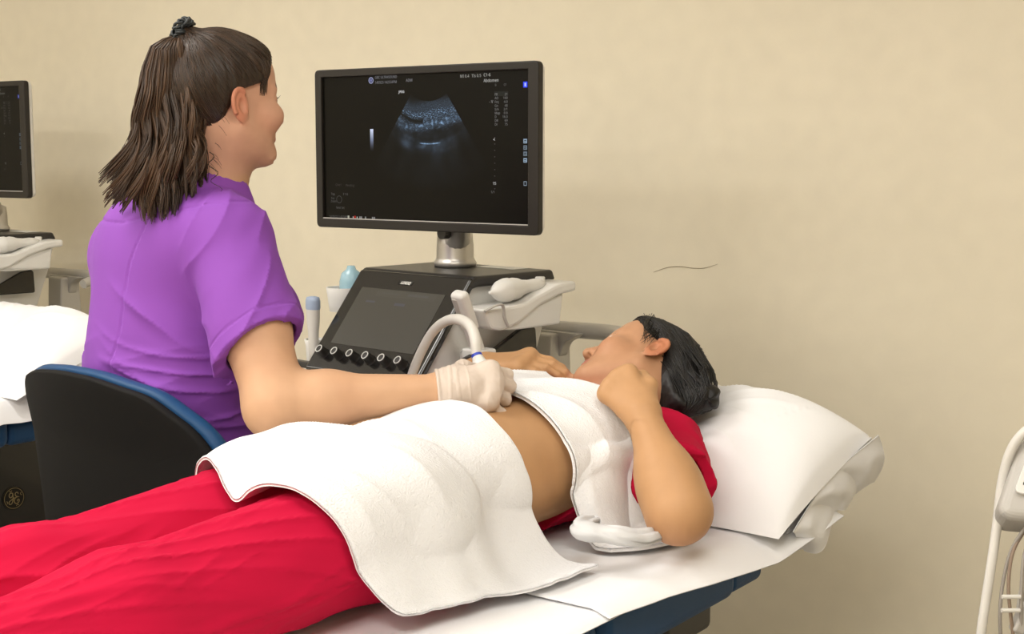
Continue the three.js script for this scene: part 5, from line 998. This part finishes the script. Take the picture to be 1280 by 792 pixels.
// ---------- scanner trolley at the right edge ----------
{
  const t = thing('device_trolley', 'grey and white device with hanging cables at right picture edge', 'medical device');
  const c = [-0.4853, 0.8445, -2.0073], zx = dir(-0.15, 0.5, -0.85), yx = dir(0.12, 0.85, 0.5);
  const ext = (poly, r, d, bev) => new THREE.ExtrudeGeometry(new THREE.Shape(roundPoly(poly, r, 8).map((p) => new THREE.Vector2(...p))), { depth: d, bevelEnabled: true, bevelThickness: bev, bevelSize: bev, bevelOffset: -bev, bevelSegments: 5, curveSegments: 8 });
  mesh('housing', place(ext([[-0.092, -0.052], [0.12, -0.052], [0.12, 0.08], [-0.05, 0.08]], 0.03, 0.05, 0.014).translate(0, 0, -0.066), c, zx, yx), M.greyPlastic, t);
  mesh('top_plate', place(ext([[-0.068, -0.018], [0.1, -0.018], [0.1, 0.07], [-0.036, 0.07]], 0.014, 0.004, 0.0015), c, zx, yx), M.whitePlastic, t);
  mesh('key_panel', place(ext([[-0.056, -0.006], [0.09, -0.006], [0.09, 0.05], [-0.034, 0.05]], 0.004, 0.0015, 0.0005).translate(0, 0, 0.0055), c, zx, yx), M.blackSoft, t);
  for (let i = 0; i < 3; i++) mesh('key', place(bx(0.014, 0.004, 0.003, -0.036 + i * 0.03, 0.008, 0.0085, 0.001), c, zx, yx), M.offWhite, t);
  mesh('cable', sweep([[-0.5234, 0.9261, -2.0171], [-0.5434, 0.9104, -2.0091], [-0.5578, 0.8854, -2.0051], [-0.5679, 0.8408, -2.0041], [-0.5701, 0.7844, -1.9964], [-0.5718, 0.7294, -1.9830], [-0.5751, 0.6787, -1.9745], [-0.5783, 0.6223, -1.9662], [-0.5826, 0.5423, -1.9754]], 0.0068, 12, 70), M.cableWhite, t);
  const cols = [M.cableGrey, M.cableBrown, M.cableGrey, M.cableWhite, M.cableGrey, M.cableBrown, M.cableGrey];
  for (let i = 0; i < 7; i++) { const o = i * 7; mesh('lead', sweep([[-0.5294, 0.7839, -2.0007], [-0.5353, 0.7718, -1.9843], [-0.5444, 0.7467, -1.9778], [-0.5493, 0.7008, -1.9744], [-0.5487, 0.6547, -1.9748], [-0.5465, 0.5814, -1.9886], [-0.5438, 0.4949, -2.0027]].map((p, k) => add(add(p, RT, o * 0.0011 + 0.004 * Math.sin(k + i * 2)), FW, 0.012 * Math.sin(i * 1.7 + k * 0.5))), 0.0026, 7, 40), cols[i], t); }
  for (const [y] of [[745], [763]]) mesh('cable_tie', sweep([[0, 0, 0], [0.008, 0.002, 0.004], [0.016, 0.0, 0]].map((q) => add(add([-0.5486, 0.6769, -1.9565], RT, q[0] * 1.6), [0, (755 - y) * 0.00108, 0])), 0.0032, 8, 10), M.cableWhite, t);
  for (let i = 0; i < 3; i++) mesh('connector', place(bx(0.02, 0.045, 0.018, 0, 0, 0, 0.005, 3), add([-0.5285, 0.6524, -1.9891], RT, i * 0.026), dir(0.2, 0.1 * i, -1), dir(0.5 - 0.3 * i, 1, 0)), i === 1 ? M.blackSoft : M.greyPlastic, t);
  const px = c[0] + 0.06, pz = c[2] - 0.05;
  mesh('pole', cyl(0.018, 0.018, c[1] - 0.06, px, (c[1] - 0.06) / 2 + 0.06, pz), M.steel, t);
  mesh('base', lathe([[0, 0.09], [0.03, 0.09], [0.04, 0.075], [0.2, 0.06], [0.21, 0.045], [0, 0.045]], 32).translate(px, 0, pz), M.greyPlastic, t);
  for (let i = 0; i < 4; i++) { const a = i * 1.571 + 0.6; mesh('castor', new THREE.CylinderGeometry(0.025, 0.025, 0.03, 16).rotateX(Math.PI / 2).rotateY(a).translate(px + 0.17 * Math.cos(a), 0.025, pz + 0.17 * Math.sin(a)), M.rubber, t); }
}
renderer.render(scene, camera);
